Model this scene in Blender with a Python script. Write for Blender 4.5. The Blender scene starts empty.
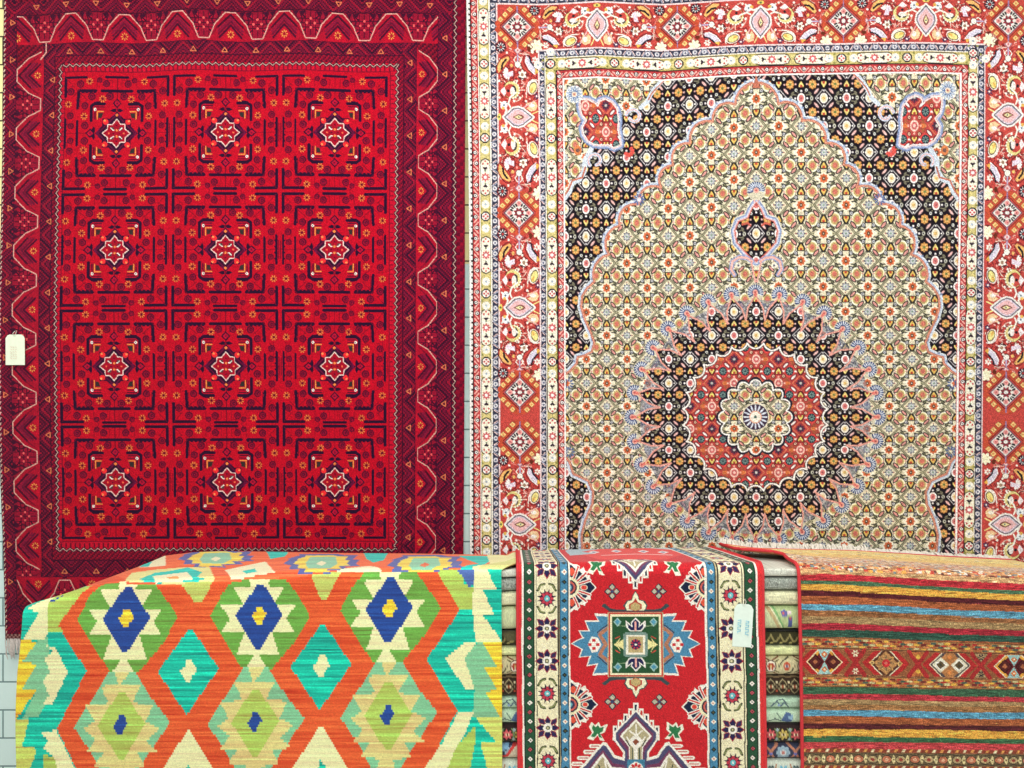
import bpy, math, random
import numpy as np

RNG = np.random.default_rng(7)
random.seed(7)
RES = 2.0                      # woven points per unit of cloth (one unit = 4 mm on the wall rugs)

# ------------------------------------------------------------------ loom: a tiny painter for knotted patterns
def col(c):
    return np.array(c, dtype=np.float32) / 255.0

class Cloth:
    """A rectangular field of knots; every draw call recolours knots inside a shape."""
    def __init__(self, x0, y0, x1, y1, bg, res=RES):
        self.x0, self.y0, self.x1, self.y1, self.res = x0, y0, x1, y1, res
        self.w = int(round((x1 - x0) * res)); self.h = int(round((y1 - y0) * res))
        self.img = np.empty((self.h, self.w, 3), np.float32); self.img[:] = col(bg)
        self.M = (1, 0, 0, 1, 0, 0); self.stack = []
        self.clip = None
    def push(self, x=0, y=0, sx=1, sy=1, rot=0):
        a, b, c, d, e, f = self.M; self.stack.append(self.M)
        cr, sr = math.cos(rot), math.sin(rot)
        m = (cr * sx, sr * sx, -sr * sy, cr * sy, x, y)
        self.M = (a*m[0] + c*m[1], b*m[0] + d*m[1], a*m[2] + c*m[3], b*m[2] + d*m[3], a*m[4] + c*m[5] + e, b*m[4] + d*m[5] + f)
    def pushm(self, m):
        a, b, c, d, e, f = self.M; self.stack.append(self.M)
        self.M = (a*m[0] + c*m[1], b*m[0] + d*m[1], a*m[2] + c*m[3], b*m[2] + d*m[3], a*m[4] + c*m[5] + e, b*m[4] + d*m[5] + f)
    def pop(self): self.M = self.stack.pop()
    def tr(self, pts):
        a, b, c, d, e, f = self.M
        p = np.asarray(pts, dtype=np.float64)
        return np.stack([a*p[:, 0] + c*p[:, 1] + e, b*p[:, 0] + d*p[:, 1] + f], 1)
    def win(self, p, pad=0):
        i0 = max(0, int((p[:, 0].min() - pad - self.x0) * self.res) - 1); i1 = min(self.w, int((p[:, 0].max() + pad - self.x0) * self.res) + 2)
        j0 = max(0, int((p[:, 1].min() - pad - self.y0) * self.res) - 1); j1 = min(self.h, int((p[:, 1].max() + pad - self.y0) * self.res) + 2)
        if i1 <= i0 or j1 <= j0: return None
        X = (np.arange(i0, i1) + 0.5) / self.res + self.x0; Y = (np.arange(j0, j1) + 0.5) / self.res + self.y0
        return i0, i1, j0, j1, X[None, :], Y[:, None]
    @staticmethod
    def inside(p, X, Y):
        m = np.zeros((Y.shape[0], X.shape[1]), bool)
        n = len(p)
        for i in range(n):
            xa, ya = p[i]; xb, yb = p[(i + 1) % n]
            if ya == yb: continue
            cond = (Y > min(ya, yb)) & (Y <= max(ya, yb))
            m ^= cond & (X < xa + (Y - ya) * (xb - xa) / (yb - ya))
        return m
    def put(self, w, m, c):
        i0, i1, j0, j1 = w[:4]
        if self.clip is not None: m = m & self.clip[j0:j1, i0:i1]
        self.img[j0:j1, i0:i1][m] = col(c)
    def poly(self, pts, c):
        p = self.tr(pts); w = self.win(p)
        if w: self.put(w, self.inside(p, w[4], w[5]), c)
    def mask(self, pts):
        p = self.tr(pts); full = np.zeros((self.h, self.w), bool); w = self.win(p)
        if w: full[w[2]:w[3], w[0]:w[1]] = self.inside(p, w[4], w[5])
        return full
    def line(self, pts, wd, c, closed=False):
        p = self.tr(pts); n = len(p); h = max(wd / 2, 0.27)
        for i in range(n if closed else n - 1):
            a = p[i]; b = p[(i + 1) % n]
            w = self.win(np.array([a, b]), h)
            if not w: continue
            X, Y = w[4], w[5]; dx, dy = b - a; L = dx*dx + dy*dy
            t = np.clip(((X - a[0])*dx + (Y - a[1])*dy) / (L or 1), 0, 1)
            self.put(w, (X - a[0] - t*dx)**2 + (Y - a[1] - t*dy)**2 <= h*h, c)
    def rect(self, x0, y0, x1, y1, c): self.poly([(x0, y0), (x1, y0), (x1, y1), (x0, y1)], c)
    def disc(self, x, y, rx, c, ry=None, rot=0, n=12):
        ry = rx if ry is None else ry
        cr, sr = math.cos(rot), math.sin(rot)
        self.poly([(x + rx*math.cos(a)*cr - ry*math.sin(a)*sr, y + rx*math.cos(a)*sr + ry*math.sin(a)*cr)
                   for a in (2*math.pi*(k + .5)/n for k in range(n))], c)
    def dia(self, x, y, rx, c, ry=None):
        ry = rx if ry is None else ry
        self.poly([(x - rx, y), (x, y - ry), (x + rx, y), (x, y + ry)], c)
    def petals(self, x, y, r0, r1, wd, n, c, ph=0, a0=0, a1=2*math.pi):
        for k in range(n):
            a = ph + a0 + (a1 - a0) * k / n
            m = (r0 + r1) / 2
            self.disc(x + m*math.cos(a), y + m*math.sin(a), (r1 - r0)/2, c, wd/2, a, 8)
    def func(self, x0, y0, x1, y1, f):
        """f(X, Y) -> array (h, w, 3) of 0..255 colours, straight into the rectangle"""
        w = self.win(np.array([[x0, y0], [x1, y1]], float))
        if not w: return
        i0, i1, j0, j1, X, Y = w
        X = X + 0*Y; Y = Y + 0*X
        m = (X >= x0) & (X < x1) & (Y >= y0) & (Y < y1)
        if self.clip is not None: m &= self.clip[j0:j1, i0:i1]
        self.img[j0:j1, i0:i1][m] = (f(X, Y) / 255.0)[m]
    def sample(self, U, V):
        i = np.clip(((U - self.x0) * self.res).astype(int), 0, self.w - 1)
        j = np.clip(((V - self.y0) * self.res).astype(int), 0, self.h - 1)
        return self.img[j, i]
    def dull(self, k):
        l = (self.img @ np.array([.3, .5, .2], np.float32))[..., None]; self.img = l + (self.img - l)*k
    def wool(self, amt=0.06, streak=0.0, slen=25):
        n = RNG.normal(0, amt, (self.h, self.w, 1)).astype(np.float32)
        if streak:
            s = RNG.normal(0, 1, (self.h, self.w // slen + 2)).astype(np.float32)
            xi = np.linspace(0, s.shape[1] - 1.001, self.w); k = xi.astype(int); f = (xi - k)[None, :]
            sh = RNG.integers(0, self.w, self.h)
            st = s[:, k]*(1 - f) + s[:, k + 1]*f
            for j in range(self.h): st[j] = np.roll(st[j], sh[j])
            n += (streak * st)[..., None]
        self.img = np.clip(self.img * (1 + n), 0.004, 1)

def arcs(cusps, bulge, n=6):
    """scalloped outline through the cusps, each span bulging to its left by bulge"""
    out = []
    for i in range(len(cusps) - 1):
        (xa, ya), (xb, yb) = cusps[i], cusps[i + 1]
        b = bulge[i] if isinstance(bulge, (list, tuple)) else bulge
        L = math.hypot(xb - xa, yb - ya); nx, ny = (yb - ya)/L, -(xb - xa)/L
        for k in range(n):
            t = k / n; h = math.sin(math.pi * t) ** 0.7 * b
            out.append((xa + (xb - xa)*t + nx*h, ya + (yb - ya)*t + ny*h))
    out.append(cusps[-1])
    return out

# ------------------------------------------------------------------ crimson rug with twelve star cells
def paint_crimson():
    NV, MR, RD = (34, 8, 40), (110, 6, 34), (180, 6, 34)
    OR, CR = (222, 140, 70), (212, 160, 146)
    c = Cloth(0, -44, 470, 664, (104, 8, 34))
    PAL = np.array([(46, 8, 36), (142, 16, 44), (72, 8, 38), (112, 14, 46)], float)
    def guard(s, t, per=29.0):
        tri = np.abs(((s / per) % 1) - 0.5) * per
        k = np.floor((np.floor(tri/1.5)*1.5 + np.floor(t/1.5)*1.5) / 2.1).astype(int) % 4
        return PAL[k]
    def fine(s, t):
        k = (np.floor(s / 1.6) + np.floor(t / 1.6)).astype(int) % 3
        return np.array([(70, 8, 36), (150, 14, 42), (112, 8, 38)], float)[k]
    # outer cloth
    c.func(0, -44, 470, 664, lambda X, Y: fine(X * .8, Y * .8) * .9)
    c.func(457, -44, 470, 664, lambda X, Y: fine(X * .5, Y * .5) * .55 + np.array([52, 2, 16]))
    # guards: outer ring then inner ring
    c.func(5, -44, 17, 664, lambda X, Y: guard(Y, X)); c.func(438, -44, 453, 664, lambda X, Y: guard(Y + 9, -X))
    c.func(5, 0, 452, 13, lambda X, Y: guard(X, Y)); c.func(5, 605, 452, 618, lambda X, Y: guard(X, -Y))
    c.func(42, 43, 417, 58, lambda X, Y: guard(X + 5, -Y)); c.func(42, 554, 417, 577, lambda X, Y: guard(X, Y))
    c.func(42, 43, 55, 577, lambda X, Y: guard(Y + 11, -X)); c.func(403, 43, 417, 577, lambda X, Y: guard(Y + 5, X))
    for x0, x1 in ((54, 61), (397, 404)): c.func(x0, 57, x1, 560, lambda X, Y: fine(X, Y))
    c.func(54, 57, 404, 64, lambda X, Y: fine(X, Y)); c.func(54, 551, 404, 560, lambda X, Y: fine(X, Y))
    for r in ((4.5, -4, 453, 623), (17, 14, 438, 606), (43, 44, 417, 577), (54, 57, 404, 560)):
        c.line([(r[0], r[1]), (r[2], r[1]), (r[2], r[3]), (r[0], r[3])], 1.1, (58, 6, 36), True)
    def tri(x, y, dx, dy, k=1.0):
        a = math.atan2(dy, dx)
        c.push(x, y, k, k, a)
        c.line([(-2.0, -2.7), (-2.0, 2.7), (2.3, 0)], .9, (206, 112, 74), True); c.pop()
    for i, y in enumerate(np.arange(22, 600, 37.3)): tri(13 if y < 300 else 11, y, 1, 0)
    for i, y in enumerate(np.arange(80, 545, 35.5)): tri(51.5, y, -1, 0)
    for i, y in enumerate(np.arange(30, 600, 36.6)): tri(445, y + 8, -1, 0)
    for i, y in enumerate(np.arange(64, 545, 36.4)): tri(410, y, -1, 0)
    for i, x in enumerate(np.arange(36, 430, 30.3)): tri(x, 6, 0, 1)
    for i, x in enumerate(np.arange(69, 395, 31.2)): tri(x, 52.5, 0, -1)
    for i, x in enumerate(np.arange(66, 395, 31)): tri(x, 571, 0, -1)
    # meander border, one routine in (s along, t from outside in)
    def meander(m, s_list, per, t0=0.5, t1=23.5, lo=-20, hi=700):
        c.pushm(m)
        W = 26
        for s0 in s_list:                   # dark compartment: grid cross
            q = s0 + per/2
            if q - per/2 < lo - 2 or q > hi: continue
            c.rect(q - 20, 0, q + 20, W - 1, (140, 14, 44))
            for k in (-15, -8, 8, 15): c.poly([(q + k - 3, 0), (q + k, 5), (q + k + 3, 0)], (58, 8, 38))
            for k in (-1, 1): c.poly([(q + k*4, 3), (q + k*11, 3), (q + k*11, 6), (q + k*6, 6), (q + k*6, 9), (q + k*4, 9)], (176, 18, 48)); c.poly([(q + k*4, 19), (q + k*9, 19), (q + k*6, 12.5), (q + k*4, 12.5)], (176, 18, 48))
            for k in (-17, -11, 11, 17):
                c.line([(q + k, 1), (q + k*.75, 8), (q + k, 14)], 1.5, (70, 8, 36))
            for t in (6.5, 10.5, 14.5): c.line([(q - 13, t), (q + 13, t)], 1.0, (64, 6, 34))
            for k in (-5, 0, 5): c.line([(q + k, 1), (q + k, 21)], 1.0, (78, 8, 36))
            for a, b in ((0, 6.5), (-4, 10.5), (4, 10.5), (0, 14.5)): c.disc(q + a, b, 1.2, (232, 90, 90))
            for k in (-9, 9):
                c.line([(q + k, 3), (q + k*.6, 6)], 1.6, (60, 6, 36)); c.line([(q + k, 19), (q + k*.6, 16)], 1.6, (60, 6, 36))
        for s0 in s_list:                   # bright compartment: nested chevrons and an orange flower
            h = per / 2
            pts = [(-h*.93, 26.2), (-h*.80, t1), (-h*.66, 15.5), (-h*.60, 11.5), (-h*.20, t0), (h*.20, t0), (h*.60, 11.5), (h*.66, 15.5), (h*.80, t1), (h*.93, 26.2)]
            c.poly([(s0 + a, b) for a, b in pts], (160, 12, 40))
            for k, cc in ((0, (64, 6, 36)), (3.2, (124, 16, 50)), (6, (98, 10, 44)), (9.2, (64, 6, 38))):
                c.line([(s0 - 13 + k*.2, 14 + k*.95), (s0, 2.4 + k), (s0 + 13 - k*.2, 14 + k*.95)], 2.0, cc)
            c.poly([(s0 - 11, 26), (s0, 14), (s0 + 11, 26)], (176, 12, 40))
            c.disc(s0, 20, 2.8, (150, 12, 36)); c.petals(s0, 20, 1.4, 3.7, 1.1, 8, (226, 140, 70))
            for k in (-19, 19): c.line([(s0 + k, 21), (s0 + k*.7, 14)], 1.3, (120, 8, 38))
        line = []
        for s0 in s_list:
            h = per / 2
            line += [(s0 - h*.80, t1), (s0 - h*.66, 15.5), (s0 - h*.60, 11.5), (s0 - h*.20, t0), (s0 + h*.20, t0), (s0 + h*.60, 11.5), (s0 + h*.66, 15.5), (s0 + h*.80, t1)]
        c.line(line, .95, CR)
        c.pop()
    PV = 58.8
    base = c.clip
    side = np.zeros((c.h, c.w), bool)
    def clip_rect(x0, y0, x1, y1):
        m = np.zeros((c.h, c.w), bool)
        m[max(0, int((y0 - c.y0)*RES)):int((y1 - c.y0)*RES), max(0, int((x0 - c.x0)*RES)):int((x1 - c.x0)*RES)] = True
        c.clip = m
    clip_rect(17, 44, 43, 577); meander((0, 1, 1, 0, 17, 0), [75 + PV*k for k in range(9)], PV)
    clip_rect(417, 44, 438, 577); meander((0, 1, -.82, 0, 438.5, 0), [75 + 58.4*k for k in range(9)], 58.4)
    clip_rect(17, 14, 438, 44); meander((1, 0, 0, 1.12, 0, 15), [17.5 + 53.4*k for k in range(9)], 53.4)
    clip_rect(17, 577, 438, 606); meander((1, 0, 0, -1.08, 0, 605.5), [66 + 53.4*k - 53.4*.5 for k in range(9)], 53.4)
    c.clip = None
    c.line([(45.5, 43), (45.5, 52), (40, 59)], 1.2, CR)
    # field
    c.rect(60.5, 64.5, 398, 550, (186, 12, 42)); 
    for x in np.arange(63, 397, 4.6):
        c.line([(x, 68), (x, 72)], 1.5, (120, 8, 36)); c.line([(x, 543.5), (x, 547.5)], 1.5, (96, 8, 36))
    for y in np.arange(68, 545, 4.6):
        c.line([(62, y), (64, y)], 1.0, (120, 8, 36)); c.line([(391.5, y), (394, y)], 1.3, (130, 8, 36))
    c.rect(64.5, 73, 390.5, 541.5, RD)
    c.line([(64.5, 73), (390.5, 73), (390.5, 541.5), (64.5, 541.5)], .9, (120, 8, 36), True)
    def zig(a, b, n):
        ax, ay = a; bx, by = b; L = math.hypot(bx - ax, by - ay); nx, ny = -(by - ay)/L, (bx - ax)/L
        p = [(ax + (bx - ax)*i/n + nx*(1.5 if i % 2 else -1.2), ay + (by - ay)*i/n + ny*(1.5 if i % 2 else -1.2)) for i in range(n + 1)]
        c.line(p, 2.6, (52, 6, 34)); c.line(p, .7, (196, 156, 144))
    zig((62, 66.5), (397, 66.5), 100); zig((59.5, 66), (59.5, 549), 140); zig((397.5, 66), (397.5, 549), 140); zig((58, 549.5), (397, 549.5), 100)
    zig((455.5, -44), (455.5, 630), 190)
    for y in np.arange(-40, 634, 5.2): c.line([(6, y), (5, y + 2.4)], .8, (222, 190, 170))
    def cell(cx, cy, k):
        c.push(cx, cy)
        for s in (-1, 1):
            c.line([(0, s*14), (0, s*57)], .7, MR); c.line([(s*14, 0), (s*54, 0)], .7, MR)
        hw, hh = 39.2, 42.2
        for sx in (-1, 1):
            for sy in (-1, 1):
                q = lambda x, y: (sx*x, sy*y)
                # outer L brackets and the frame round the star
                c.line([q(31, 55.4), q(51.4, 55.4), q(51.4, 37)], 2.9, NV)
                c.line([q(51, 55), q(43, 46)], .6, MR)
                c.line([q(20, 45.3), q(20, 52), q(29, 52)], .6, MR)
                c.line([q(21, hh), q(hw - 1, hh), q(hw, 25)], 2.9, NV)
                for a in (27, 31, 35): c.disc(*q(hw - .9, a), 1.2, NV)
                c.line([q(21, hh - 2.2), q(hw - 2.5, hh - 2.2), q(hw - 2.5, 26)], .7, MR)
                c.line([q(hw - 3, hh - 3), q(28, 32)], .7, MR)
                for a in (22, 26, 30, 34): c.disc(*q(a, hh - 1.1), 1.4, NV)
                # chevron corner
                c.poly([q(12.5, 30), q(25.5, 30), q(25.5, 13), q(13, 13.5)], (176, 10, 40))
                c.line([q(12.5, 29.3), q(22, 29.3), q(25.4, 27), q(25.5, 12.5)], 3.1, NV)
                c.line([q(17, 30.6), q(22, 30.4)], 2, NV)
                c.line([q(13, 26.2), q(22, 26.2), q(22.4, 14)], .9, (70, 6, 36))
                c.line([q(13, 23.9), q(20.8, 23.9), q(20.8, 14)], .9, (90, 6, 36))
                c.poly([q(13.6, 20.2), q(18.4, 20.2), q(18.4, 14.8), q(15, 15.6)], (48, 40, 40))
                c.line([q(13.4, 21.6), q(19.4, 21.6), q(19.4, 14.2)], 1.0, (226, 140, 66))
                c.line([q(45, 35), q(36, 45)], .6, MR); c.line([q(14, 39), q(20, 39), q(20, 34)], .6, MR); c.line([q(35, 12), q(35, 21), q(30, 24)], .6, MR); c.line([q(5, 46), q(5, 53), q(14, 53)], .6, MR); c.line([q(43, 8), q(48.5, 8), q(48.5, 24)], .6, MR)
                c.disc(*q(21.7, 23.8), 1.45, (240, 226, 214)); c.disc(*q(21.5, 23.8), .6, (60, 50, 50), n=6)
                # curls and orange flowers
                for x, y, r in ((25, 36.5, 3.2), (7.2, 37, 3.3), (31.8, 27.3, 3.0), (31.5, 7.6, 3.2), (11, 49.3, 3.0), (17.5, 52.8, 2.2), (36.5, 49, 3.2),
                                (46.2, 17.6, 3.0), (46.2, 41.5, 3.2), (45.6, 7.2, 2.6)):
                    X, Y = q(x, y)
                    c.disc(X, Y, r + .7, (78, 6, 38), n=9); c.disc(X + .2*sx, Y + .2, r - .4, (136, 8, 40), n=9); c.disc(X + .4*sx, Y, r*.55, (80, 6, 40), n=7); c.disc(X + .6*sx, Y + .3, .6, (160, 10, 44), n=5)
                    c.line([(X, Y + r*sy), (X - 2*sx, Y + (r + 2.6)*sy)], .6, MR)
                for x, y in ((14.4, 34.2), (32.4, 16.8), (27.5, 51.6), (48.4, 29)):
                    X, Y = q(x, y)
                    c.disc(X, Y, 2.9, (150, 8, 36), n=8); c.petals(X, Y, 1.3, 3.7, 1.0, 8, (218, 128, 62), ph=.39); c.disc(X, Y, 1.1, (80, 10, 34), n=6)
        for s in (-1, 1):
            c.line([(-15, s*hh), (15, s*hh)], 2.9, NV); c.line([(s*hw, -12), (s*hw, 12)], 2.3, NV)
            for a in (-12, -8, -4, 0, 4, 8, 12): c.disc(a, s*(hh + .6), 1.1, NV, n=6)
            c.line([(-11, s*55.8), (11, s*55.8)], 2.7, NV); c.line([(s*51.2, -14), (s*51.2, 14)], 2.4, NV)
            c.line([(s*53.6, -9), (s*53.6, 9)], .7, MR)
            for a in (-9, -3, 3, 9): c.disc(s*50.4, a, 1.3, NV, n=6)
            c.line([(s*4, hh - 2), (s*4, hh - 8)], .6, MR); c.line([(s*4, -hh + 2), (s*4, -hh + 8)], .6, MR)
        # star on its dark ground
        g = (44, 6, 40)
        c.poly([(-14.5, -14), (14.5, -14), (14.5, 14), (-14.5, 14)], (120, 8, 40)); c.dia(0, 0, 21.5, g, 22); c.dia(0, 0, 19.4, (92, 10, 50), 20); c.dia(0, 0, 17.6, g, 18)
        for a in range(4):
            c.push(0, 0, 1, 1, a * math.pi/2)
            c.line([(-7.5, -14), (-14, -14), (-14, -7.5)], 1.0, g); c.line([(-4.5, -17), (0, -20), (4.5, -17)], 1.0, (104, 14, 60))
            c.disc(-11.2, -11.6, 2.9, (232, 44, 48), n=8); c.disc(-12, -12.6, 1.1, (244, 140, 84), n=6)
            c.poly([(-7, -22.6), (-3.4, -24.8), (-.6, -24.4), (-1, -21.4), (-4, -21.2)], NV); c.poly([(7, -22.6), (3.4, -24.8), (.6, -24.4), (1, -21.4), (4, -21.2)], NV)
            yy = -30 if a % 2 == 0 else -26.2
            c.dia(0, yy, 4.6, NV, 5); c.dia(0, yy, 3.0, (168, 10, 46), 3.3); c.dia(0, yy, 1.0, (90, 8, 40))
            c.pop()
        c.dia(0, -18.3, 1.7, (240, 130, 60)); c.dia(0, 18.3, 1.7, (240, 130, 60))
        st = []
        for a in range(4):
            an = a * math.pi/2
            for x, y in ((0, -14.2), (4.2, -9.2), (8.6, -9.0), (8.8, -4.4)):
                st.append((x*math.cos(an) - y*math.sin(an), x*math.sin(an) + y*math.cos(an)))
        c.poly(st, (156, 8, 36)); c.line(st, .9, (238, 196, 186), True)
        for sx in (-1, 1):
            for sy in (-1, 1):
                c.poly([(sx*3, sy*3.4), (sx*6, sy*3.4), (sx*6, sy*6.4), (sx*3, sy*6.4)], (70, 60, 60))
                c.line([(sx*2.6, sy*3.4), (sx*3.6, sy*3.2), (sx*5.9, sy*5.4)], .9, (250, 236, 222))
        for s in (-1, 1):
            c.disc(0, s*3.1, 1.3, (240, 130, 70), n=6); c.disc(s*7.6, 0, 1.0, (240, 100, 70), n=6); c.disc(s*3.2, 0, .9, (90, 8, 36), n=6); c.disc(0, s*8, .9, (90, 8, 36), n=6)
        c.pop()
    for cy in (134.2, 250.8, 366.8, 482.4):
        for cx in (116.4, 225.9, 335.2): cell(cx, cy, 0)
    # flat woven end
    c.func(0, 634, 470, 664, lambda X, Y: np.where(((np.floor(X/2) + np.floor(Y/2)) % 2)[..., None] > 0, np.array([86, 40, 44.]), np.array([150, 110, 104.])))
    c.wool(0.13)
    return c

# ------------------------------------------------------------------ fine arch-and-medallion rug
LX = np.array([563.0 - 21.3*k for k in range(6, 0, -1)] + [563.5, 584.5, 605, 625.5, 646, 667.5, 689.2, 711, 733.6, 756] + [756 + 22.5*k for k in range(1, 17)])
LXK = np.arange(-9 - 6, 17)
LY = np.array([-1e9] * 0 + [51, 76.5, 102, 127.5, 153, 179, 205.5, 234, 261.5, 287, 312, 335.8, 359.5, 383.5, 406.5, 429, 450, 472.5, 497, 521.5, 546, 570, 594, 618, 642, 666])
LYK = np.arange(-2, 24)

def herati_tile(g):
    """one repeat (two by two lattice steps) of the small all-over flower pattern; g picks the ground"""
    K = 10.0
    W, H = 45.0, 49.0
    t = Cloth(0, 0, W, H, g['ground'], res=K)
    ol, dk = g['leaf'], g['dark']
    def at(fn, x, y):
        for ox in (-W, 0, W):
            for oy in (-H, 0, H):
                if -14 < x + ox < W + 14 and -14 < y + oy < H + 14:
                    t.push(x + ox, y + oy); fn(); t.pop()
    def stems():                                   # lattice lines round the diamond flower
        for r, cc, wd in (((10.4, ol, 1.1), (8.6, g['lat'], .9)) if g['k'] == 'cream' else ((8.3, g['lat'], .8),)):
            t.line([(-r, 0), (0, -r*1.05), (r, 0), (0, r*1.05)], wd, cc, True)
        for sx in (-1, 1):
            for sy in (-1, 1):
                t.line([(sx*11, sy*1.2), (sx*14.5, sy*3.4), (sx*17.5, sy*2.8)], 1.2, dk if g['k'] == 'cream' else ol)
                if g['k'] == 'cream': t.disc(sx*13.4, sy*4.9, 2.7, dk, 1.4, sx*sy*.6); t.disc(sx*17.6, sy*6.4, 2.9, dk, 1.4, -sx*sy*.7)
                t.disc(sx*13.8, sy*4.6, 2.0, ol, .95, sx*sy*.6); t.disc(sx*17.6, sy*6.2, 2.3, ol, 1.0, -sx*sy*.7)
                t.line([(sx*13, sy*8.4), (sx*16.5, sy*8.0), (sx*19, sy*5.4)], .8, dk if g['k'] == 'cream' else ol)
        for s in (-1, 1):
            t.disc(s*12.2, 0, 1.7, g['ringo'], n=8); t.disc(s*12.2, 0, .8, g['ground'] if g['k'] != 'cream' else g['leaf'], n=6)
    def pink():
        for sx in (-1, 1):
            for sy in (-1, 1):
                a = -sx*sy*(math.pi/4)
                X, Y = sx*7.3, sy*(7.3 if g['k'] == 'cream' else 6.2)
                t.disc(X, Y, 4.4, (46, 34, 40) if g['k'] != 'red' else g['pko'], 2.15, a); t.disc(X, Y, 3.2, g['pk'], 1.1, a)
    def diamond():
        if g['k'] == 'cream':
            t.dia(0, 0, 5.2, (238, 226, 190), 6.2)
            t.petals(0, 0, 1.4, 4.6, 1.9, 8, (62, 66, 88)); t.petals(0, 0, 1.0, 3.4, 1.3, 8, (176, 186, 200)); t.disc(0, 0, 1.2, (120, 150, 130), n=6)
            for a, b in ((0, -5.6), (0, 5.6), (-5.2, 0), (5.2, 0)): t.disc(a, b, .7, (160, 50, 60), n=6)
        elif g['k'] == 'black':
            t.disc(0, 0, 4.0, (250, 240, 226), 4.8); t.disc(0, 0, 3.0, (236, 214, 170), 3.6); t.disc(0, 0, 1.6, (222, 176, 90))
            for a, b in ((0, -6.6), (0, 6.6), (-5.8, 0), (5.8, 0)): t.disc(a, b, .9, (240, 236, 232), n=6)
        else:
            t.dia(0, 0, 5.4, (150, 40, 56), 6.2); t.petals(0, 0, 1.2, 4.6, 1.7, 8, (50, 44, 70)); t.disc(0, 0, 1.5, (190, 190, 180), n=6)
    def round_():
        if g['k'] == 'cream':
            for sx in (-1, 1): t.poly([(sx*3, -4.6), (sx*8.6, 0), (sx*3, 4.6)], (250, 240, 206))
            t.disc(0, 0, 4.6, (250, 240, 206), 5.4); t.petals(0, 0, 1.5, 4.6, 2.5, 8, (226, 104, 54)); t.disc(0, 0, 2.9, (214, 92, 44), 3.4)
            t.disc(0, 0, 1.7, (92, 62, 46), 2.0); t.disc(0, 0, .7, (232, 224, 200), n=6)
        elif g['k'] == 'black':
            t.disc(0, 0, 4.1, (250, 238, 232), 4.8); t.disc(0, 0, 2.6, (222, 116, 110), 3.2); t.disc(0, 0, 1.0, (178, 70, 80))
            for a, b in ((0, -6.4), (0, 6.4), (-6, 0), (6, 0)): t.disc(a, b, 1.1, (240, 232, 232), n=6)
        else:
            for s in (-1, 1): t.disc(s*8.5, 0, 3.0, (226, 110, 50), 2.0)
            t.disc(0, 0, 4.5, (246, 196, 176), 5.2); t.disc(0, 0, 3.0, (212, 92, 92), 3.5); t.disc(0, 0, 1.4, (246, 190, 176))
            for a, b in ((0, -6.6), (0, 6.6), (-6.2, 0), (6.2, 0)): t.disc(a, b, 1.2, (248, 170, 150), n=6)
        for sx in (-1, 1):
            for sy in (-1, 1):
                t.disc(sx*5.2, sy*7.2, 2.3, dk, n=9); t.disc(sx*5.2, sy*7.2, 1.5, g['bud'], n=8); t.disc(sx*5.2, sy*7.2, .6, dk, n=6)
    def rosette():
        if g['k'] == 'cream':
            t.disc(0, 0, 6.3, (70, 66, 52), 7.0, n=16); t.disc(0, 0, 5.8, (252, 246, 204), 6.4, n=16)
            t.disc(0, 0, 4.5, (226, 206, 126), 5.0, n=16); t.disc(0, 0, 3.9, (186, 156, 92), 4.4, n=14); t.disc(0, 0, 2.5, (216, 122, 94), 2.9); t.petals(0, 0, .6, 2.6, 1.0, 6, (206, 84, 76))
        elif g['k'] == 'black':
            t.disc(0, 0, 5.3, (22, 12, 26), 6.0, n=16); t.petals(0, 0, 1, 4.5, 2.7, 8, (222, 142, 66)); t.disc(0, 0, 3.5, (214, 140, 60), 3.9)
            t.petals(0, 0, 1.2, 3.4, .9, 6, (240, 200, 110)); t.disc(0, 0, 1.3, (104, 124, 60))
        else:
            t.disc(0, 0, 5.6, (236, 60, 56), 6.2, n=14); t.disc(0, 0, 4.1, (38, 50, 64), 4.6); t.petals(0, 0, .8, 3.6, 1.0, 8, (122, 160, 150))
            for s in (-1, 1): t.disc(s*7.2, 0, 1.5, (250, 200, 180), n=6)
    def bell(up):
        s = -1 if up else 1
        t.poly([(-4, -s*3.4), (4, -s*3.4), (4.4, -s*0.6), (1.6, s*4.4), (-1.6, s*4.4), (-4.4, -s*.6)], dk)
        t.poly([(-2.6, -s*2.4), (2.6, -s*2.4), (2.6, -s*.6), (0, s*3.2), (-2.6, -s*.6)], g['bell']); t.disc(0, -s*1.5, 1.4, (196, 62, 40), n=6)
        for q in (-1, 1): t.disc(q*5.6, s*.2, 1.0, g['pk'], n=6)
    U, V = W/2, H/2
    orange = [(0, 0), (U, V)]; diam = [(U, 0), (0, V)]
    for x, y in diam: at(stems, x, y)
    for x, y in orange: at(round_, x, y)
    for x, y in diam: at(diamond, x, y)
    for x in (U/2, 3*U/2):
        for y in (V/2, 3*V/2): at(rosette, x, y)
    for i, x in enumerate((0, U)):
        for j, y in enumerate((V/2, 3*V/2)): at(lambda: bell((i + j) % 2 == 1), x, y)
    for x, y in diam: at(pink, x, y)
    return t.img

GROUNDS = {
    'cream': dict(k='cream', ground=(226, 214, 176), leaf=(104, 106, 76), lat=(120, 114, 86), dark=(40, 38, 38), ringo=(186, 180, 140), pk=(226, 146, 136), pko=(86, 52, 56), bud=(196, 198, 204), bell=(230, 184, 80)),
    'black': dict(k='black', ground=(24, 14, 28), leaf=(116, 112, 88), lat=(196, 192, 192), dark=(20, 12, 22), ringo=(196, 196, 180), pk=(238, 176, 170), pko=(150, 96, 98), bud=(214, 216, 206), bell=(238, 208, 110)),
    'red': dict(k='red', ground=(196, 60, 56), leaf=(170, 84, 50), lat=(226, 120, 80), dark=(112, 20, 34), ringo=(238, 150, 90), pk=(248, 236, 226), pko=(120, 30, 40), bud=(232, 190, 150), bell=(226, 206, 90)),
}

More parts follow.
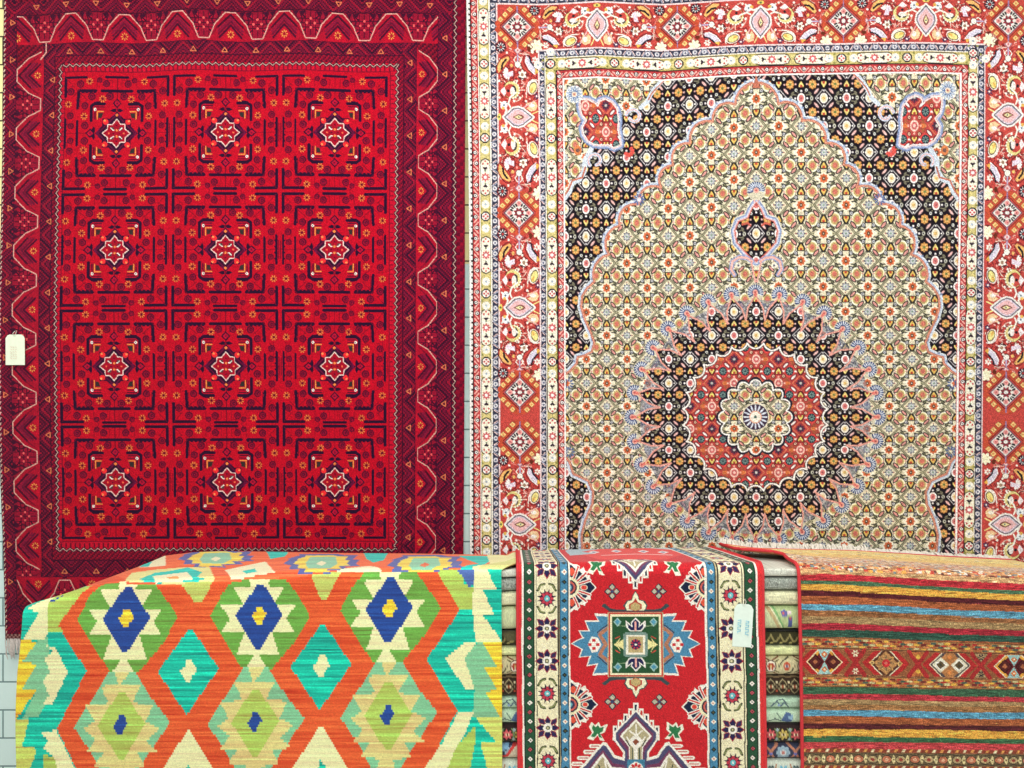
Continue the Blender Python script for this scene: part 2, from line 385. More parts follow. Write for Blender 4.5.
def paint_arch():
    c = Cloth(462, -44, 1086, 664, (206, 48, 46))
    WH, NV, RD, OL = (236, 228, 212), (50, 52, 76), (196, 48, 52), (190, 168, 90)
    XL, XR = 467.0, 1076.0
    # ---- field lattice
    fx0, fx1, fy0, fy1 = 563.5, 958.5, 80.5, 640
    ii0, ii1 = int((fx0 - c.x0)*RES), int((fx1 - c.x0)*RES); jj0, jj1 = int((fy0 - c.y0)*RES), int((fy1 - c.y0)*RES)
    X = (np.arange(ii0, ii1) + .5)/RES + c.x0; Y = (np.arange(jj0, jj1) + .5)/RES + c.y0
    shape = (c.h, c.w)
    lab = np.zeros(shape, np.uint8)                # 0 cream, 1 black, 2 red
    cx0 = 756.0
    half = [(756, 87), (735, 107), (712.3, 122.6), (690, 143.6), (672.6, 165.5), (660.5, 188), (638, 205), (618.5, 226), (607.6, 255), (592.8, 282)]
    left = arcs(half, [-6, -8.5, -9, -8.5, -7.5, -9, -8.5, -8.5, -7], 8)
    # ogee tip
    left += [(585, 289), (580.3, 297), (579.3, 307), (583, 320), (589, 333), (592.5, 343), (590, 352), (582, 356), (575.6, 357.5), (574.6, 364), (568, 371), (561, 376)]
    R = lambda p: (756 + (756 - p[0])*1.047 if p[0] < 756 else p[0], p[1])
    right = [R(p) for p in left]
    low = [(561, 455), (567, 462), (571, 474), (578, 477), (586, 481), (591, 492), (590, 504), (583, 520), (579, 535), (580, 550), (584, 572), (588, 600), (588, 645)]
    archp = left + low; archr = [R(p) for p in archp]
    arch = c.mask(archp + archr[::-1])
    lab[:] = 1; lab[arch] = 0
    corner = [(560, 76), (664, 76), (655, 88), (650, 95), (647, 102), (638, 110), (620, 118), (618, 135), (600, 147), (590, 150), (585, 158), (584, 170), (580, 180), (571.5, 183), (567, 192), (560, 200)]
    palm = [(579.5, 100.8), (588, 101.5), (594.4, 105), (597, 108), (599, 103), (604.5, 100.8), (611.5, 104), (616, 110), (617.5, 120), (617, 130), (618.6, 138), (619.4, 145.6), (613, 148.4), (607, 145.2), (600, 145.5), (593, 145), (586.6, 141), (582.6, 134.7), (581.4, 128), (585.8, 121), (581, 115.6), (579.4, 108.6)]
    scroll = [(590, 150), (600, 147), (606, 153), (602, 160), (596, 166), (589, 165)]
    for mir in (False, True):
        f = R if mir else (lambda p: p)
        lab[c.mask([f(p) for p in corner])] = 0
    # medallion
    mx, my = 755.2, 417.2
    star = []
    for k in range(128):
        a = -math.pi/2 + k*math.pi/64; r = (122, 109, 97, 109)[k % 4]; a += (0, .022, 0, -.022)[k % 4]
        star.append((mx + r*math.cos(a), my + r*math.sin(a)))
    halo = c.mask([(mx + 117*math.cos(a), my + 117*math.sin(a)) for a in np.linspace(0, 2*math.pi, 72)])
    starm = c.mask(star)
    cus = [(mx + 74*math.cos(-math.pi/2 + 2*math.pi*(k+.5)/28), my + 74*math.sin(-math.pi/2 + 2*math.pi*(k+.5)/28)) for k in range(29)]
    ring = arcs(cus, -5.2, 8); redm = c.mask(ring)
    cus2 = [(mx + 33.5*math.cos(-math.pi/2 + 2*math.pi*(k+.5)/16), my + 33.5*math.sin(-math.pi/2 + 2*math.pi*(k+.5)/16)) for k in range(17)]
    flower = arcs(cus2, 6.2, 8); flm = c.mask(flower)
    lab[starm] = 1; lab[redm] = 2; lab[flm] = 0
    drop = [(756, 203.4), (760.5, 210), (764.5, 219), (773.5, 222), (777.5, 231.6), (775.5, 242.5), (767.5, 252), (760.5, 259), (756, 262)]
    drop = drop + [(1512 - x, y) for x, y in drop[::-1]]
    lab[c.mask(drop)] = 1
    for mir in (False, True):
        f = R if mir else (lambda p: p)
        lab[c.mask([f(p) for p in palm])] = 2
    tiles = {n: herati_tile(GROUNDS[k]) for n, k in enumerate(('cream', 'black', 'red'))}
    TH, TW = tiles[0].shape[:2]
    acc = np.zeros((jj1 - jj0, ii1 - ii0, 3), np.float32); L = lab[jj0:jj1, ii0:ii1]
    for dx in (-.25, .25):
        for dy in (-.25, .25):
            u = np.interp(X + dx/RES, LX, LXK); sh = np.interp(X, [567, 645, 711, 756], [5, 5, 2.8, 0])[None, :]*np.interp(Y, [80, 180, 336], [1, 1, 0])[:, None]
            v = np.interp((Y + dy/RES)[:, None] - sh, LY, LYK)
            iu = np.broadcast_to(((u % 2) / 2 * TW).astype(int) % TW, v.shape); iv = ((v % 2) / 2 * TH).astype(int) % TH
            for n in tiles:
                t = tiles[n][iv, iu]
                acc[L == n] += t[L == n]
    c.img[jj0:jj1, ii0:ii1] = acc / 4
    # pale flecks between the medallion's rays
    hz = halo & ~starm
    c.img[hz] = c.img[hz]*.45 + col((118, 124, 150))*.55
    c.clip = hz
    for k in range(1500):
        a = RNG.uniform(0, 2*math.pi); r = RNG.uniform(98, 117)
        c.disc(mx + r*math.cos(a), my + r*math.sin(a), RNG.uniform(.6, 1.1), [(108, 116, 152), (74, 78, 112), (214, 216, 220), (150, 158, 150)][int(RNG.integers(4))], n=5)
    c.clip = None
    # ---- outlines
    allm = np.ones(shape, bool)
    BL, LB, PK, OB = (122, 142, 190), (196, 210, 226), (234, 176, 170), (196, 104, 78)
    def outline(pts, clipm=None):
        c.clip = clipm
        c.line(pts, 8.5, LB); c.clip = None
    for pts in (archp, archr):
        c.clip = ~arch & (np.arange(c.w)[None, :] > ii0) & (np.arange(c.w)[None, :] < ii1) & (np.arange(c.h)[:, None] > jj0)
        c.line(pts, 7.4, (206, 218, 230)); c.line(pts, 5.0, (176, 194, 220))
        for k, (x, y) in enumerate(pts[:-1]):
            if k % 2 == 0: c.disc(x + (-2.6 if pts is archp else 2.6), y - 2.6, 1.3, (120, 140, 180), n=5)
        c.clip = np.zeros(shape, bool); c.clip[jj0:jj1, ii0:ii1] = True
        c.line(pts, 2.4, OB); c.line(pts, .8, (226, 150, 120))
    c.clip = np.zeros(shape, bool); c.clip[jj0:jj1, ii0:ii1] = True
    c.poly([(752, 92), (756, 80), (760, 92)], OB)
    for mir in (False, True):
        f = R if mir else (lambda p: p)
        P = [f(p) for p in palm]
        c.line([f(p) for p in [(662, 80), (654, 89), (650, 95), (647, 102), (640, 108)]], 4.2, LB)
        c.line([f(p) for p in [(664, 80), (656, 88), (651, 94), (648, 100)]], 1.4, OB)
        c.line([f(p) for p in [(590, 150), (584, 160), (583, 172), (578, 180), (571, 183), (568, 192), (562, 200)]], 5, LB)
        c.line([f(p) for p in [(584, 168), (581, 178), (571, 181), (566.5, 191), (560, 200)]], 1.8, OB)
        c.clip = c.clip & (lab != 2)
        c.line(P, 8, BL, True); c.line(P, 4.8, (176, 186, 216), True); c.line(P, 2.4, PK, True)
        for k in range(0, len(P)): c.disc(P[k][0] + RNG.uniform(-4, 4), P[k][1] + RNG.uniform(-4, 4), 1.0, (70, 90, 150), n=5)
        c.clip = np.zeros(shape, bool); c.clip[jj0:jj1, ii0:ii1] = True
        c.line(P, 1.0, (248, 226, 220), True)
        # two curling scrolls
        for (sx, sy, r, a0, a1) in ((633, 117, 7.5, -2.9, 2.6), (594, 161, 7.5, 2.4, 7.6)):
            arcp = [f((sx + (r - .6*k*.35)*math.cos(a0 + (a1 - a0)*k/14), sy + (r - .6*k*.35)*math.sin(a0 + (a1 - a0)*k/14))) for k in range(15)]
            c.line(arcp, 3.4, (186, 198, 226)); c.line(arcp, 1.2, PK)
        X0, Y0 = f((628, 152)); c.petals(X0, Y0, 1.5, 6, 3, 7, (232, 74, 64), a0=-.9, a1=3.2)
        X0, Y0 = f((638, 200)); c.petals(X0, Y0, 2, 6.5, 1.8, 10, (84, 104, 160)); c.disc(X0, Y0, 2, (240, 220, 220))
        X0, Y0 = f((573.5, 95.5))
        c.disc(X0, Y0, 8.8, (238, 238, 226)); c.petals(X0, Y0, 2.4, 8.6, 2.3, 13, (66, 96, 156)); c.petals(X0, Y0, 3.4, 8.2, 1.1, 13, (196, 214, 232)); c.disc(X0, Y0, 2.3, (238, 190, 150)); c.disc(X0, Y0, 1, (170, 80, 90))
        X0, Y0 = f((576.5, 151)); c.disc(X0, Y0, 4, (226, 120, 60), 5); c.disc(X0, Y0, 2, (120, 80, 70))
        X0, Y0 = f((566, 384)); c.petals(X0, Y0, 2, 6, 2, 9, (84, 104, 150))
        X0, Y0 = f((567, 452)); c.petals(X0, Y0, 2, 6, 2, 9, (84, 104, 150))
    # teardrop
    c.clip = c.clip & ~c.mask(drop)
    c.line(drop, 11, (222, 214, 186), True); c.line(drop, 8.4, (126, 148, 196), True); c.line(drop, 5.2, (186, 194, 222), True); c.line(drop, 2.8, PK, True)
    c.clip = np.zeros(shape, bool); c.clip[jj0:jj1, ii0:ii1] = True
    c.line(drop, .9, (206, 90, 80), True)
    for s in (-1, 1):
        c.line([(756 + s*6, 226), (756 + s*9, 223.5), (756 + s*14, 225)], 2, (206, 84, 66))
        cur = [(756 + s*4, 262), (756 + s*9, 258.5), (756 + s*17, 257.5), (756 + s*24, 262), (756 + s*25.5, 270), (756 + s*22, 275)]
        c.line(cur, 4.6, (134, 154, 200)); c.line(cur, 2.4, (238, 168, 156)); c.disc(756 + s*18, 266, 3, (238, 226, 200)); c.disc(756 + s*18, 266, 1.2, (80, 80, 110))
        c.line([(756 + s*5, 262), (756 + s*3, 272), (756 + s*1, 282)], 1.6, (238, 158, 146))
        c.line([(756 + s*1.5, 196), (756 + s*2, 202)], 1.4, (238, 158, 146))
    def fan(x, y, r, ang, full=4.6):
        c.disc(x, y, r + .4, (206, 198, 168), n=16)
        c.petals(x, y, 2.6, r, 2.5, 13, (58, 74, 128), a0=ang - full/2, a1=ang + full/2)
        c.petals(x, y, 3.6, r - .8, 1.1, 13, (206, 218, 236), a0=ang - full/2 + .17, a1=ang + full/2 + .17)
        c.disc(x, y, 2.7, (238, 150, 136), n=8); c.disc(x, y, 1.1, (200, 70, 66), n=6)
    fan(756, 191, 9.5, -math.pi/2, 3.6)
    # medallion outlines
    inner = np.zeros(shape, bool); inner[jj0:jj1, ii0:ii1] = True
    for k in range(0, 128, 4):
        q = star[k]
        a = -math.pi/2 + k*math.pi/64
        c.clip = ~starm & inner; fan(q[0] + 2.5*math.cos(a), q[1] + 2.5*math.sin(a), 8.4, a, 4.4); c.clip = inner
    for k in range(0, 128, 4):
        q = star[k]
        c.line([star[k - 2], star[k - 1], q, star[(k + 1) % 128], star[(k + 2) % 128]], 1.6, (232, 150, 134)); c.disc(q[0], q[1], 1.8, (232, 110, 96), n=6)
    c.line(ring, 3.0, (28, 16, 28)); c.line(ring, 1.7, (246, 236, 224))
    c.line(flower, 2.4, (32, 30, 48)); 
    fl2 = [(mx + (x - mx)*.955, my + (y - my)*.955) for x, y in flower]; c.line(fl2, 1.3, (250, 246, 236))
    c.disc(mx, my, 14, (232, 222, 190), n=20); c.disc(mx, my, 13, (60, 40, 66), n=24); c.petals(mx, my, 5.6, 12.6, 1.9, 16, (206, 214, 236)); c.disc(mx, my, 6.4, (238, 156, 120), n=16); c.disc(mx, my, 5.4, (246, 238, 214), n=16); c.disc(mx, my, 1.6, (70, 100, 90))
    c.clip = None
    # ---- borders
    def rings(x0, y0, x1, y1, vert, bg, step, kind):
        n = max(1, int(round(((y1 - y0) if vert else (x1 - x0)) / step)))
        st = ((y1 - y0) if vert else (x1 - x0)) / n
        mid = (x0 + x1)/2 if vert else (y0 + y1)/2; wid = (x1 - x0) if vert else (y1 - y0)
        c.rect(x0, y0, x1, y1, bg)
        for k in range(n):
            s = (y0 if vert else x0) + (k + .5)*st
            if vert: c.pushm((0, 1, 1, 0, mid, s))
            else: c.push(s, mid)
            h = wid/2
            if kind == 'navy':
                c.disc(0, 0, 2.6, (150, 152, 170), 2.5, n=10); c.disc(0, 0, 2.1, (222, 220, 222), 2.0, n=10); c.disc(0, 0, 1.2, (96, 98, 132), n=6)
                sg = 1 if k % 2 else -1
                c.line([(st/2 - 3*sg, -h + .6), (st/2, h - .6)], 1.0, (150, 156, 180)); c.line([(st/2 - 1.5*sg, -h + .6), (st/2 + 1.5*sg, h - .6)], 1.7, (26, 24, 42)); c.line([(st/2 - 1.2*sg, -h + 1.4), (st/2 + 1.2*sg, h - 1.4)], .9, (236, 196, 196))
            else:
                sg = 1 if k % 2 else -1
                c.line([(-st/2, sg*1.8), (0, -sg*2.2), (st/2, sg*1.8)], 1.5, (246, 164, 152))
                c.disc(0, sg*.7, 2.4, (34, 18, 32), n=9); c.disc(0, sg*.7, 1.6, (244, 232, 224), n=8); c.disc(0, sg*.7, .7, (40, 20, 36), n=6)
            c.pop()
    def olive(x0, y0, x1, y1, vert, dia, bars):
        c.rect(x0, y0, x1, y1, (188, 168, 84)); w = (x1 - x0) if vert else (y1 - y0); mid = (x0 + x1)/2 if vert else (y0 + y1)/2
        if vert: c.rect(x0 + 1.2, y0, x1 - 1.2, y1, (206, 190, 112))
        else: c.rect(x0, y0 + 1.2, x1, y1 - 1.2, (206, 190, 112))
        def go(s, fn):
            if vert: c.pushm((0, 1, 1, 0, mid, s))
            else: c.push(s, mid)
            fn(); c.pop()
        def dm():
            c.disc(0, 0, 5.2, (34, 24, 44), 5.2, n=8); c.disc(0, 0, 3.9, (250, 240, 220), 3.9, n=8)
            for a, b in ((2, 0), (-2, 0), (0, 2), (0, -2)): c.disc(a, b, 1.2, (206, 70, 76), n=6)
            for s in (-12, 12):
                c.disc(s, 0, 4.3, (240, 236, 214), 4.1, n=12); c.disc(s, 0, 1.2, (150, 170, 190), n=6)
                c.disc(s*.58, 4.2, 1.4, (140, 140, 60), n=5); c.disc(s*.58, -4.2, 1.4, (140, 140, 60), n=5)
        def cart():
            h = 5.2
            o = [(-18.6, 0), (-16.6, -4), (-12, -h), (12, -h), (16.6, -4), (18.6, 0), (16.6, 4), (12, h), (-12, h), (-16.6, 4)]
            c.poly(o, (246, 236, 204)); c.line(o, 1.0, (66, 54, 46), True)
            c.petals(0, 0, 1.2, 4.4, 2.2, 8, (216, 88, 92)); c.disc(0, 0, 1.8, (250, 244, 236), n=8)
            for s in (-1, 1):
                c.poly([(s*6.6, 0), (s*9.4, -2.8), (s*10.4, -1), (s*9.6, 0), (s*10.4, 1), (s*9.4, 2.8)], (52, 30, 48)); c.disc(s*6.4, 0, 1, (110, 130, 90), n=5)
                for a, b in ((13.4, -2.4), (13.4, 2.4), (16, 0)): c.disc(s*a, b, 1.1, (206, 64, 66), n=6)
        cents = []
        for i in range(len(dia) - 1):
            a, b = dia[i], dia[i + 1]
            if b - a > 90: 
                m = (a + b)/2; cents += [m - 20.5, m + 20.5]
            else: cents.append((a + b)/2)
        cents += ([dia[0] + (-37), dia[-1] + 37] if bars else [])
        lo_, hi_ = ((y0, y1) if vert else (x0, x1))
        for s in cents:
            if lo_ + 15 < s < hi_ + 30: go(s, cart)
        for s in dia: go(s, dm)
    # outer guards, left and right
    for sgn in (0, 1):
        m = (lambda a, b: (a, b)) if sgn == 0 else (lambda a, b: (1526.5 - b, 1526.5 - a))
        a, b = m(466, 471); c.rect(a, -44, b, 650, (236, 230, 222))
        for y in np.arange(-42, 650, 5.6): 
            x = (a + b)/2 + .6; c.rect(x - .7, y, x + .7, y + 1.9, (58, 54, 56))
        a, b = m(470.5, 477.5); rings(a, -44, b, 650, True, RD, 10.6, 'red'); a, b = m(470, 471); c.rect(a, -44, b, 650, (60, 20, 30))
        a, b = m(478.5, 488.6); olive(a, -44, b, 650, True, [-10, 64, 139, 217, 294, 362, 470, 540, 610], [1])
        a, b = m(477.3, 478.6); c.rect(a, -44, b, 650, WH); a, b = m(488.4, 489.8); c.rect(a, -44, b, 650, WH)
        a, b = m(489.8, 496); rings(a, -44, b, 650, True, NV, 10.9, 'navy'); a, b = m(496, 497.3); c.rect(a, -44, b, 650, (240, 206, 206))
    # outer guards across the top
    c.rect(478, -44, 1048, -18, (206, 190, 112)); c.rect(468, -44, 1058, -30, RD)
    rings(490, -5, 1036, 3.4, False, NV, 9.6, 'navy'); c.rect(490, -6.5, 1036, -5, WH); olive(490, -18, 1036, -6.5, False, [560, 640, 720, 800, 880, 960], []); c.rect(497, 3.4, 1030, 4.8, (240, 206, 206))
    # main border ground
    c.rect(497.3, 4.8, 1029.5, 50, (206, 62, 54)); c.rect(497.3, 4.8, 538, 650, (206, 62, 54)); c.rect(984.5, 4.8, 1029.5, 650, (206, 62, 54))
    WF = (250, 240, 220)
    def diam(short=False):
        c.push(0, 0)
        for sx in (-1, 1):
            for sy in (-1, 1):
                c.line([(sx*3, sy*19), (sx*19, sy*3)], 6.4, (208, 70, 40)); c.line([(sx*1, sy*16.6), (sx*16.6, sy*1)], .9, (120, 30, 30))
                for k in range(3):
                    t = .16 + k*.33; x = sx*(5 + 13.5*t*1.05); y = sy*(19.5 - 15*t)
                    c.push(x, y, 1, 1, .78); c.rect(-2.5, -2.5, 2.5, 2.5, (150, 60, 40)); c.rect(-2.1, -2.1, 2.1, 2.1, (246, 192, 108)); c.disc(0, 0, 1.0, (220, 130, 60), n=5); c.pop()
        c.dia(0, 0, 15.8, (112, 84, 100), 15.8); c.dia(0, 0, 14.2, (236, 226, 214), 14.2)
        for a in range(4):
            c.push(0, 0, 1, 1, a*math.pi/2); c.disc(0, -9.6, 2.6, (232, 146, 140)); c.disc(0, -9.6, 1.0, (206, 84, 90), n=6)
            c.disc(2.8, -7.6, 1.0, (40, 40, 44), 2.0, .5); c.disc(-2.8, -7.6, 1.0, (40, 40, 44), 2.0, -.5); c.disc(6.6, -5, .9, (40, 40, 44), 1.8, 1.0); c.disc(-6.6, -5, .9, (40, 40, 44), 1.8, -1.0)
            c.pop()
        c.petals(0, 0, 1.6, 5.8, 2.2, 8, (158, 30, 50), ph=.39); c.disc(0, 0, 1.4, (226, 230, 220)); c.petals(0, 0, 2, 4.4, .9, 8, (50, 60, 60))
        for s in (-1, 1): c.line([(0, s*15), (0, s*20)], 1.4, (150, 116, 160))
        c.pop()
    def palmette():
        for s in (-1, 1):
            c.line([(s*2, -14), (s*7, -12), (s*11, -14), (s*15, -18)], 1.7, WF); c.line([(s*10, -8), (s*14, -10), (s*20, -8), (s*25, -2)], 1.6, WF)
            c.disc(s*12, -14.5, 4.4, (230, 240, 244), 3.6, s*.5); c.disc(s*12, -14.5, 1.0, (60, 80, 110), n=6); c.disc(s*9, -15.4, 1.8, (240, 180, 70), n=6)
            c.disc(s*14.5, -11.6, .8, (60, 80, 110), n=5)
            c.poly([(s*6, 13), (s*9, 8), (s*11, 12), (s*14, 8), (s*15, 13), (s*17, 16), (s*12, 20), (s*7, 18)], (248, 196, 140)); c.disc(s*12, 14, 2, WF, 3)
            c.line([(s*9, 4), (s*17, 18)], 1.0, (240, 170, 170)); c.line([(s*3, 14), (s*6, 20)], 1.2, (244, 214, 120))
        c.disc(0, -19.5, 3.6, (240, 206, 84), 2.0); c.disc(0, -19.5, 1.2, (90, 110, 60)); 
        o = [(0, -15), (4.8, -9.5), (8.8, -5), (9.8, 0), (8, 5), (4, 10), (0, 15), (-4, 10), (-8, 5), (-9.8, 0), (-8.8, -5), (-4.8, -9.5)]
        c.line(o, 3.4, (244, 238, 226), True); c.poly(o, (90, 84, 100)); c.poly([(x*.88, y*.88) for x, y in o], (216, 196, 214)); c.poly([(x*.74, y*.74) for x, y in o], (240, 176, 178))
        c.poly([(0, -6.4), (3.2, 0), (2, 4), (0, 6), (-2, 4), (-3.2, 0)], (130, 60, 50)); c.poly([(0, -4.4), (2, .4), (0, 4.2), (-2, .4)], (240, 220, 150)); c.disc(0, .6, .9, (90, 110, 110), n=6)
    def between():
        rr = random.Random(21)
        for _ in range(150):
            x, y = rr.uniform(14, 72), rr.uniform(-20, 21)
            if abs(x) + abs(y) < 26: continue
            if abs(x - 80) + abs(y)*.7 < 14: continue
            cc = rr.choice([(120, 24, 34), (90, 22, 34), (226, 120, 104), (236, 196, 176), (150, 30, 36), (196, 150, 130)])
            a = rr.uniform(0, 3.1); L = rr.uniform(1.2, 2.8)
            c.line([(x - L*math.cos(a), y - L*math.sin(a)), (x, y + .6), (x + L*math.cos(a), y + L*math.sin(a))], .9, cc)
        for X, Y, R1, R2, A in ((18, -17, 5.6, 5.6, 0), (16.5, 20, 6.6, 5.4, 0), (33, 13, 10.6, 5.6, .7), (33.5, -15, 10.4, 5.6, -.62), (42, -10, 5.4, 7.2, .2), (42.2, 4.6, 5, 5, 0), (54, 15, 8.4, 6.2, -.35), (33.3, 0, 3.4, 3.6, 0)):
            c.disc(X, Y, R1, (104, 22, 32), R2, A); c.disc(X, Y, R1 - .8, (190, 50, 46), R2 - .8, A)
        c.dia(20.6, 0, 4.2, (150, 110, 130)); c.dia(20.6, 0, 3.0, (244, 190, 188)); c.disc(20.6, 0, 1.0, (200, 80, 90), n=5)
        c.line([(25, 0), (31, 0)], 1.8, (176, 160, 200)); c.disc(33.3, 0, 2.6, WF, 2.9)
        for s in (-1, 1): c.line([(26, s*1.5), (29, s*4), (31, s*2.5)], .9, WF)
        c.petals(18, -17, 1, 5.2, 2.1, 9, (36, 34, 50)); c.petals(18, -17, 1.6, 4.2, .8, 9, (226, 226, 226), ph=.35)
        c.petals(16.5, 20, 1, 6.2, 3.4, 7, (252, 246, 196)); c.disc(16.5, 20, 3.6, (250, 244, 190))
        c.disc(19.5, 11.8, 2.6, (110, 40, 20), 1.8)
        # lilac feather
        c.poly([(25.5, 9), (31, 8.2), (37, 12), (41.5, 18), (38, 19.5), (32, 15.5), (28, 13)], (206, 200, 222)); c.line([(26, 12), (31, 13.5), (36, 18), (39, 20)], 1.6, (34, 30, 46)); c.line([(25.5, 8.6), (31, 7.8), (37.4, 11.6), (42, 17.6)], .9, (250, 246, 246)); c.poly([(36, 18), (41.5, 17.6), (40, 21.5)], (246, 176, 60))
        c.petals(29, 18, .8, 3.4, 1.6, 6, WF)
        # orange leaf
        c.poly([(26, -10), (29, -17), (35, -21), (41, -20), (37, -15.6), (33, -12), (28, -8)], (246, 178, 90)); c.line([(29, -12), (33, -15.6), (37.4, -16.4)], 2.0, (30, 24, 36))
        c.petals(41, -9.5, 1, 6, 2.2, 7, (250, 236, 226), a0=-2.6, a1=.4); c.poly([(39, -5), (42, -15), (45, -13), (43.5, -5)], (226, 206, 226)); c.disc(34.3, -6.3, 1.6, (246, 186, 90), n=6)
        c.petals(42.2, 4.6, .8, 4.6, 2.4, 6, WF); c.disc(42.2, 4.6, 1.6, (160, 120, 90)); c.line([(44.5, 1), (46, 6)], 1.1, (40, 40, 44))
        # dotted paisley curl
        c.disc(56, -6.5, 8.8, (120, 30, 20), 9); c.disc(56, -6.5, 8.0, (226, 206, 120), 8.2); c.disc(56.8, -8, 6.2, (206, 62, 54), 6.6); c.disc(57, -4.6, 5.0, (40, 30, 40), 3.0); c.disc(57.4, -5.6, 4.4, (240, 226, 216), 2.4)
        for k in range(9):
            a = .2 + k*.33; c.disc(56 + 7.7*math.cos(a), -6.5 + 7.9*math.sin(a), 1.0, (252, 240, 214), n=5)
        c.poly([(53, -14), (57, -18), (62, -14), (58, -12)], (246, 226, 226)); c.disc(57, -10, 1.5, (30, 30, 40), n=6); c.disc(60.5, -6, 1.2, (230, 190, 90), n=6)
        # yellow paisley
        c.disc(53.5, 15, 7.0, (248, 236, 214), 5.0, -.35); c.disc(53.9, 15.4, 5.8, (70, 50, 30), 3.9, -.35); c.disc(54, 15.3, 5.0, (244, 222, 120), 3.1, -.4); c.disc(56, 14, 2.4, (236, 176, 70), 1.2, -.5)
        c.line([(47, 20), (46.6, 15), (49, 11), (54, 9), (60, 8.6)], 1.0, (250, 236, 220))
        c.petals(61.5, 19, .6, 3.2, 1.4, 6, (60, 50, 90)); c.disc(61.5, 19, 1, (240, 240, 240), n=5)
        for x, y in ((48, -19), (63, 2), (66, 8), (23, -11), (12, -21), (36, 3), (48, -1), (66, -4), (63, -19)): c.disc(x, y, 1.3, WF, n=5)
        for x, y in ((24, 6), (38, -2), (50, 5), (64, 12), (45, 10), (70, 3)): c.disc(x, y, 1.1, (244, 160, 150), n=5); c.disc(x + 2, y + 2, .8, (120, 20, 30), n=5)
        for x, y in ((27, -4.5), (47, -13), (60, 5.5), (21, 6), (35, 21), (47, 7)): c.disc(x, y, 1.6, (150, 30, 30), .9, .7, n=6)
    # along top
    topy = 27.3
    dl = [516.5, 677.5, 843, 1007]
    for i, s in enumerate(dl):
        for sg in (-1, 1):
            tgt = (dl[i + 1] if sg > 0 else dl[i - 1]) if 0 <= i + sg < len(dl) else None
            if tgt is None: continue
            k = abs(tgt - s)/2/80.5
            c.push(s, topy, sg*k, 1); between(); c.pop()
    for i in range(3):
        c.push((dl[i] + dl[i + 1])/2, topy); palmette(); c.pop()
    for s in dl[1:3]:
        c.push(s, topy); diam(); c.pop()
        for sg in (-1, 1): pass
    # down the sides: s = y, t from outer to inner
    for xm, inn in ((517.2, 1), (1007.2, -1)):
        segs = [(27, 117.5, 213.5), (213.5, 308, 392.5), (442, 524.5, 612)]
        for a, p, b in segs:
            for s, sg, k in ((a, 1, (p - a)/80.5), (b, -1, (b - p)/80.5)):
                c.pushm((0, sg*k, inn*.98, 0, xm, s)); between(); c.pop()
            c.pushm((0, 1, inn*.98, 0, xm, p)); palmette(); c.pop()
        for s in (27, 213.5, 392.5, 442, 612):
            c.push(xm, s); diam(); c.pop()
    # inner guards
    def frame(x0, y0, x1, th, fn):
        fn(x0, y0, x1, y0 + th, False); fn(x0, y0, x0 + th, 650, True); fn(x1 - th, y0, x1, 650, True)
    c.rect(538, 50, 984.6, 640, WH) if False else None
    def ring_frame(o, i, cc):
        c.rect(o[0], o[1], o[2], i[1], cc); c.rect(o[0], o[1], i[0], 650, cc); c.rect(i[2], o[1], o[2], 650, cc)
    A = (537.6, 49.6, 984.6); B = (538.8, 50.8, 983.3); Cc = (543.8, 57.6, 977.4); D = (545, 58.6, 976.4)
    E = (555.2, 70.6, 968.2); F = (556.4, 71.6, 967.2); G = (562.2, 79.2, 961); H = (563.6, 80.6, 959)
    ring_frame(A, B, (240, 206, 206)); ring_frame(Cc, D, WH); ring_frame(E, F, (40, 24, 34)); ring_frame(G, H, (250, 244, 236))
    rings(B[0], B[1], B[2], Cc[1], False, NV, 9.4, 'navy'); rings(B[0], B[1], Cc[0], 650, True, NV, 10.9, 'navy'); rings(Cc[2], B[1], B[2], 650, True, NV, 10.9, 'navy')
    olive(D[0], D[1], D[2], E[1], False, [549.5, 614, 678.6, 743, 841, 906, 973], []); c.rect(D[0], E[1], E[0], 650, OL)
    olive(D[0], E[1] - 2, E[0], 650, True, [64, 139, 217, 294, 362, 470, 540, 610], [1]); olive(E[2], E[1] - 2, D[2], 650, True, [59, 134, 213, 293, 362, 474, 546, 612], [1])
    rings(F[0], F[1], F[2], G[1], False, RD, 9.4, 'red'); rings(F[0], F[1], G[0], 650, True, RD, 10.6, 'red'); rings(G[2], F[1], F[2], 650, True, RD, 10.6, 'red')
    c.dull(.80)
    c.wool(0.15)
    return c

# ------------------------------------------------------------------ the pile: where cloth lies and hangs
EYE = 1.62                         # height of the viewpoint
KF = 0.003275                      # metres per unit of cloth on the front face (2.62 m away)
DF, DB, DW = 2.62, 3.12, 3.20      # front face, back edge of the pile, wall
RC = 0.035                         # how softly the front edge of the pile is rounded
CREST_U = [0, 18, 29, 50, 79, 108, 130, 165, 237, 296, 371, 418, 457, 506, 514, 640, 765, 800, 900, 1024, 1120]
CREST_V = [616, 609, 604.5, 599, 590, 585, 582, 580, 576, 572, 569, 568, 567, 566, 565.5, 565, 565, 565, 569, 577, 583]
BACK_U = [0, 18, 31, 60, 73, 98, 130, 164, 260, 438, 506, 514, 664, 742, 915, 1024, 1120]
BACK_V = [600, 593, 587, 574, 565, 556, 553, 552, 552.5, 555, 555, 551, 548.5, 547.5, 552, 558, 562]
def crest(u): return np.interp(u, CREST_U, CREST_V)
def front_h(u): return (crest(u) - 384.0) * KF
def back_h(u): return (np.interp(u, BACK_U, BACK_V) - 384.0) * DB / 800.0
ARC0, ARC1 = RC/KF, RC/KF - RC*math.pi/2/KF      # where cloth leaves the front face and where it reaches the top

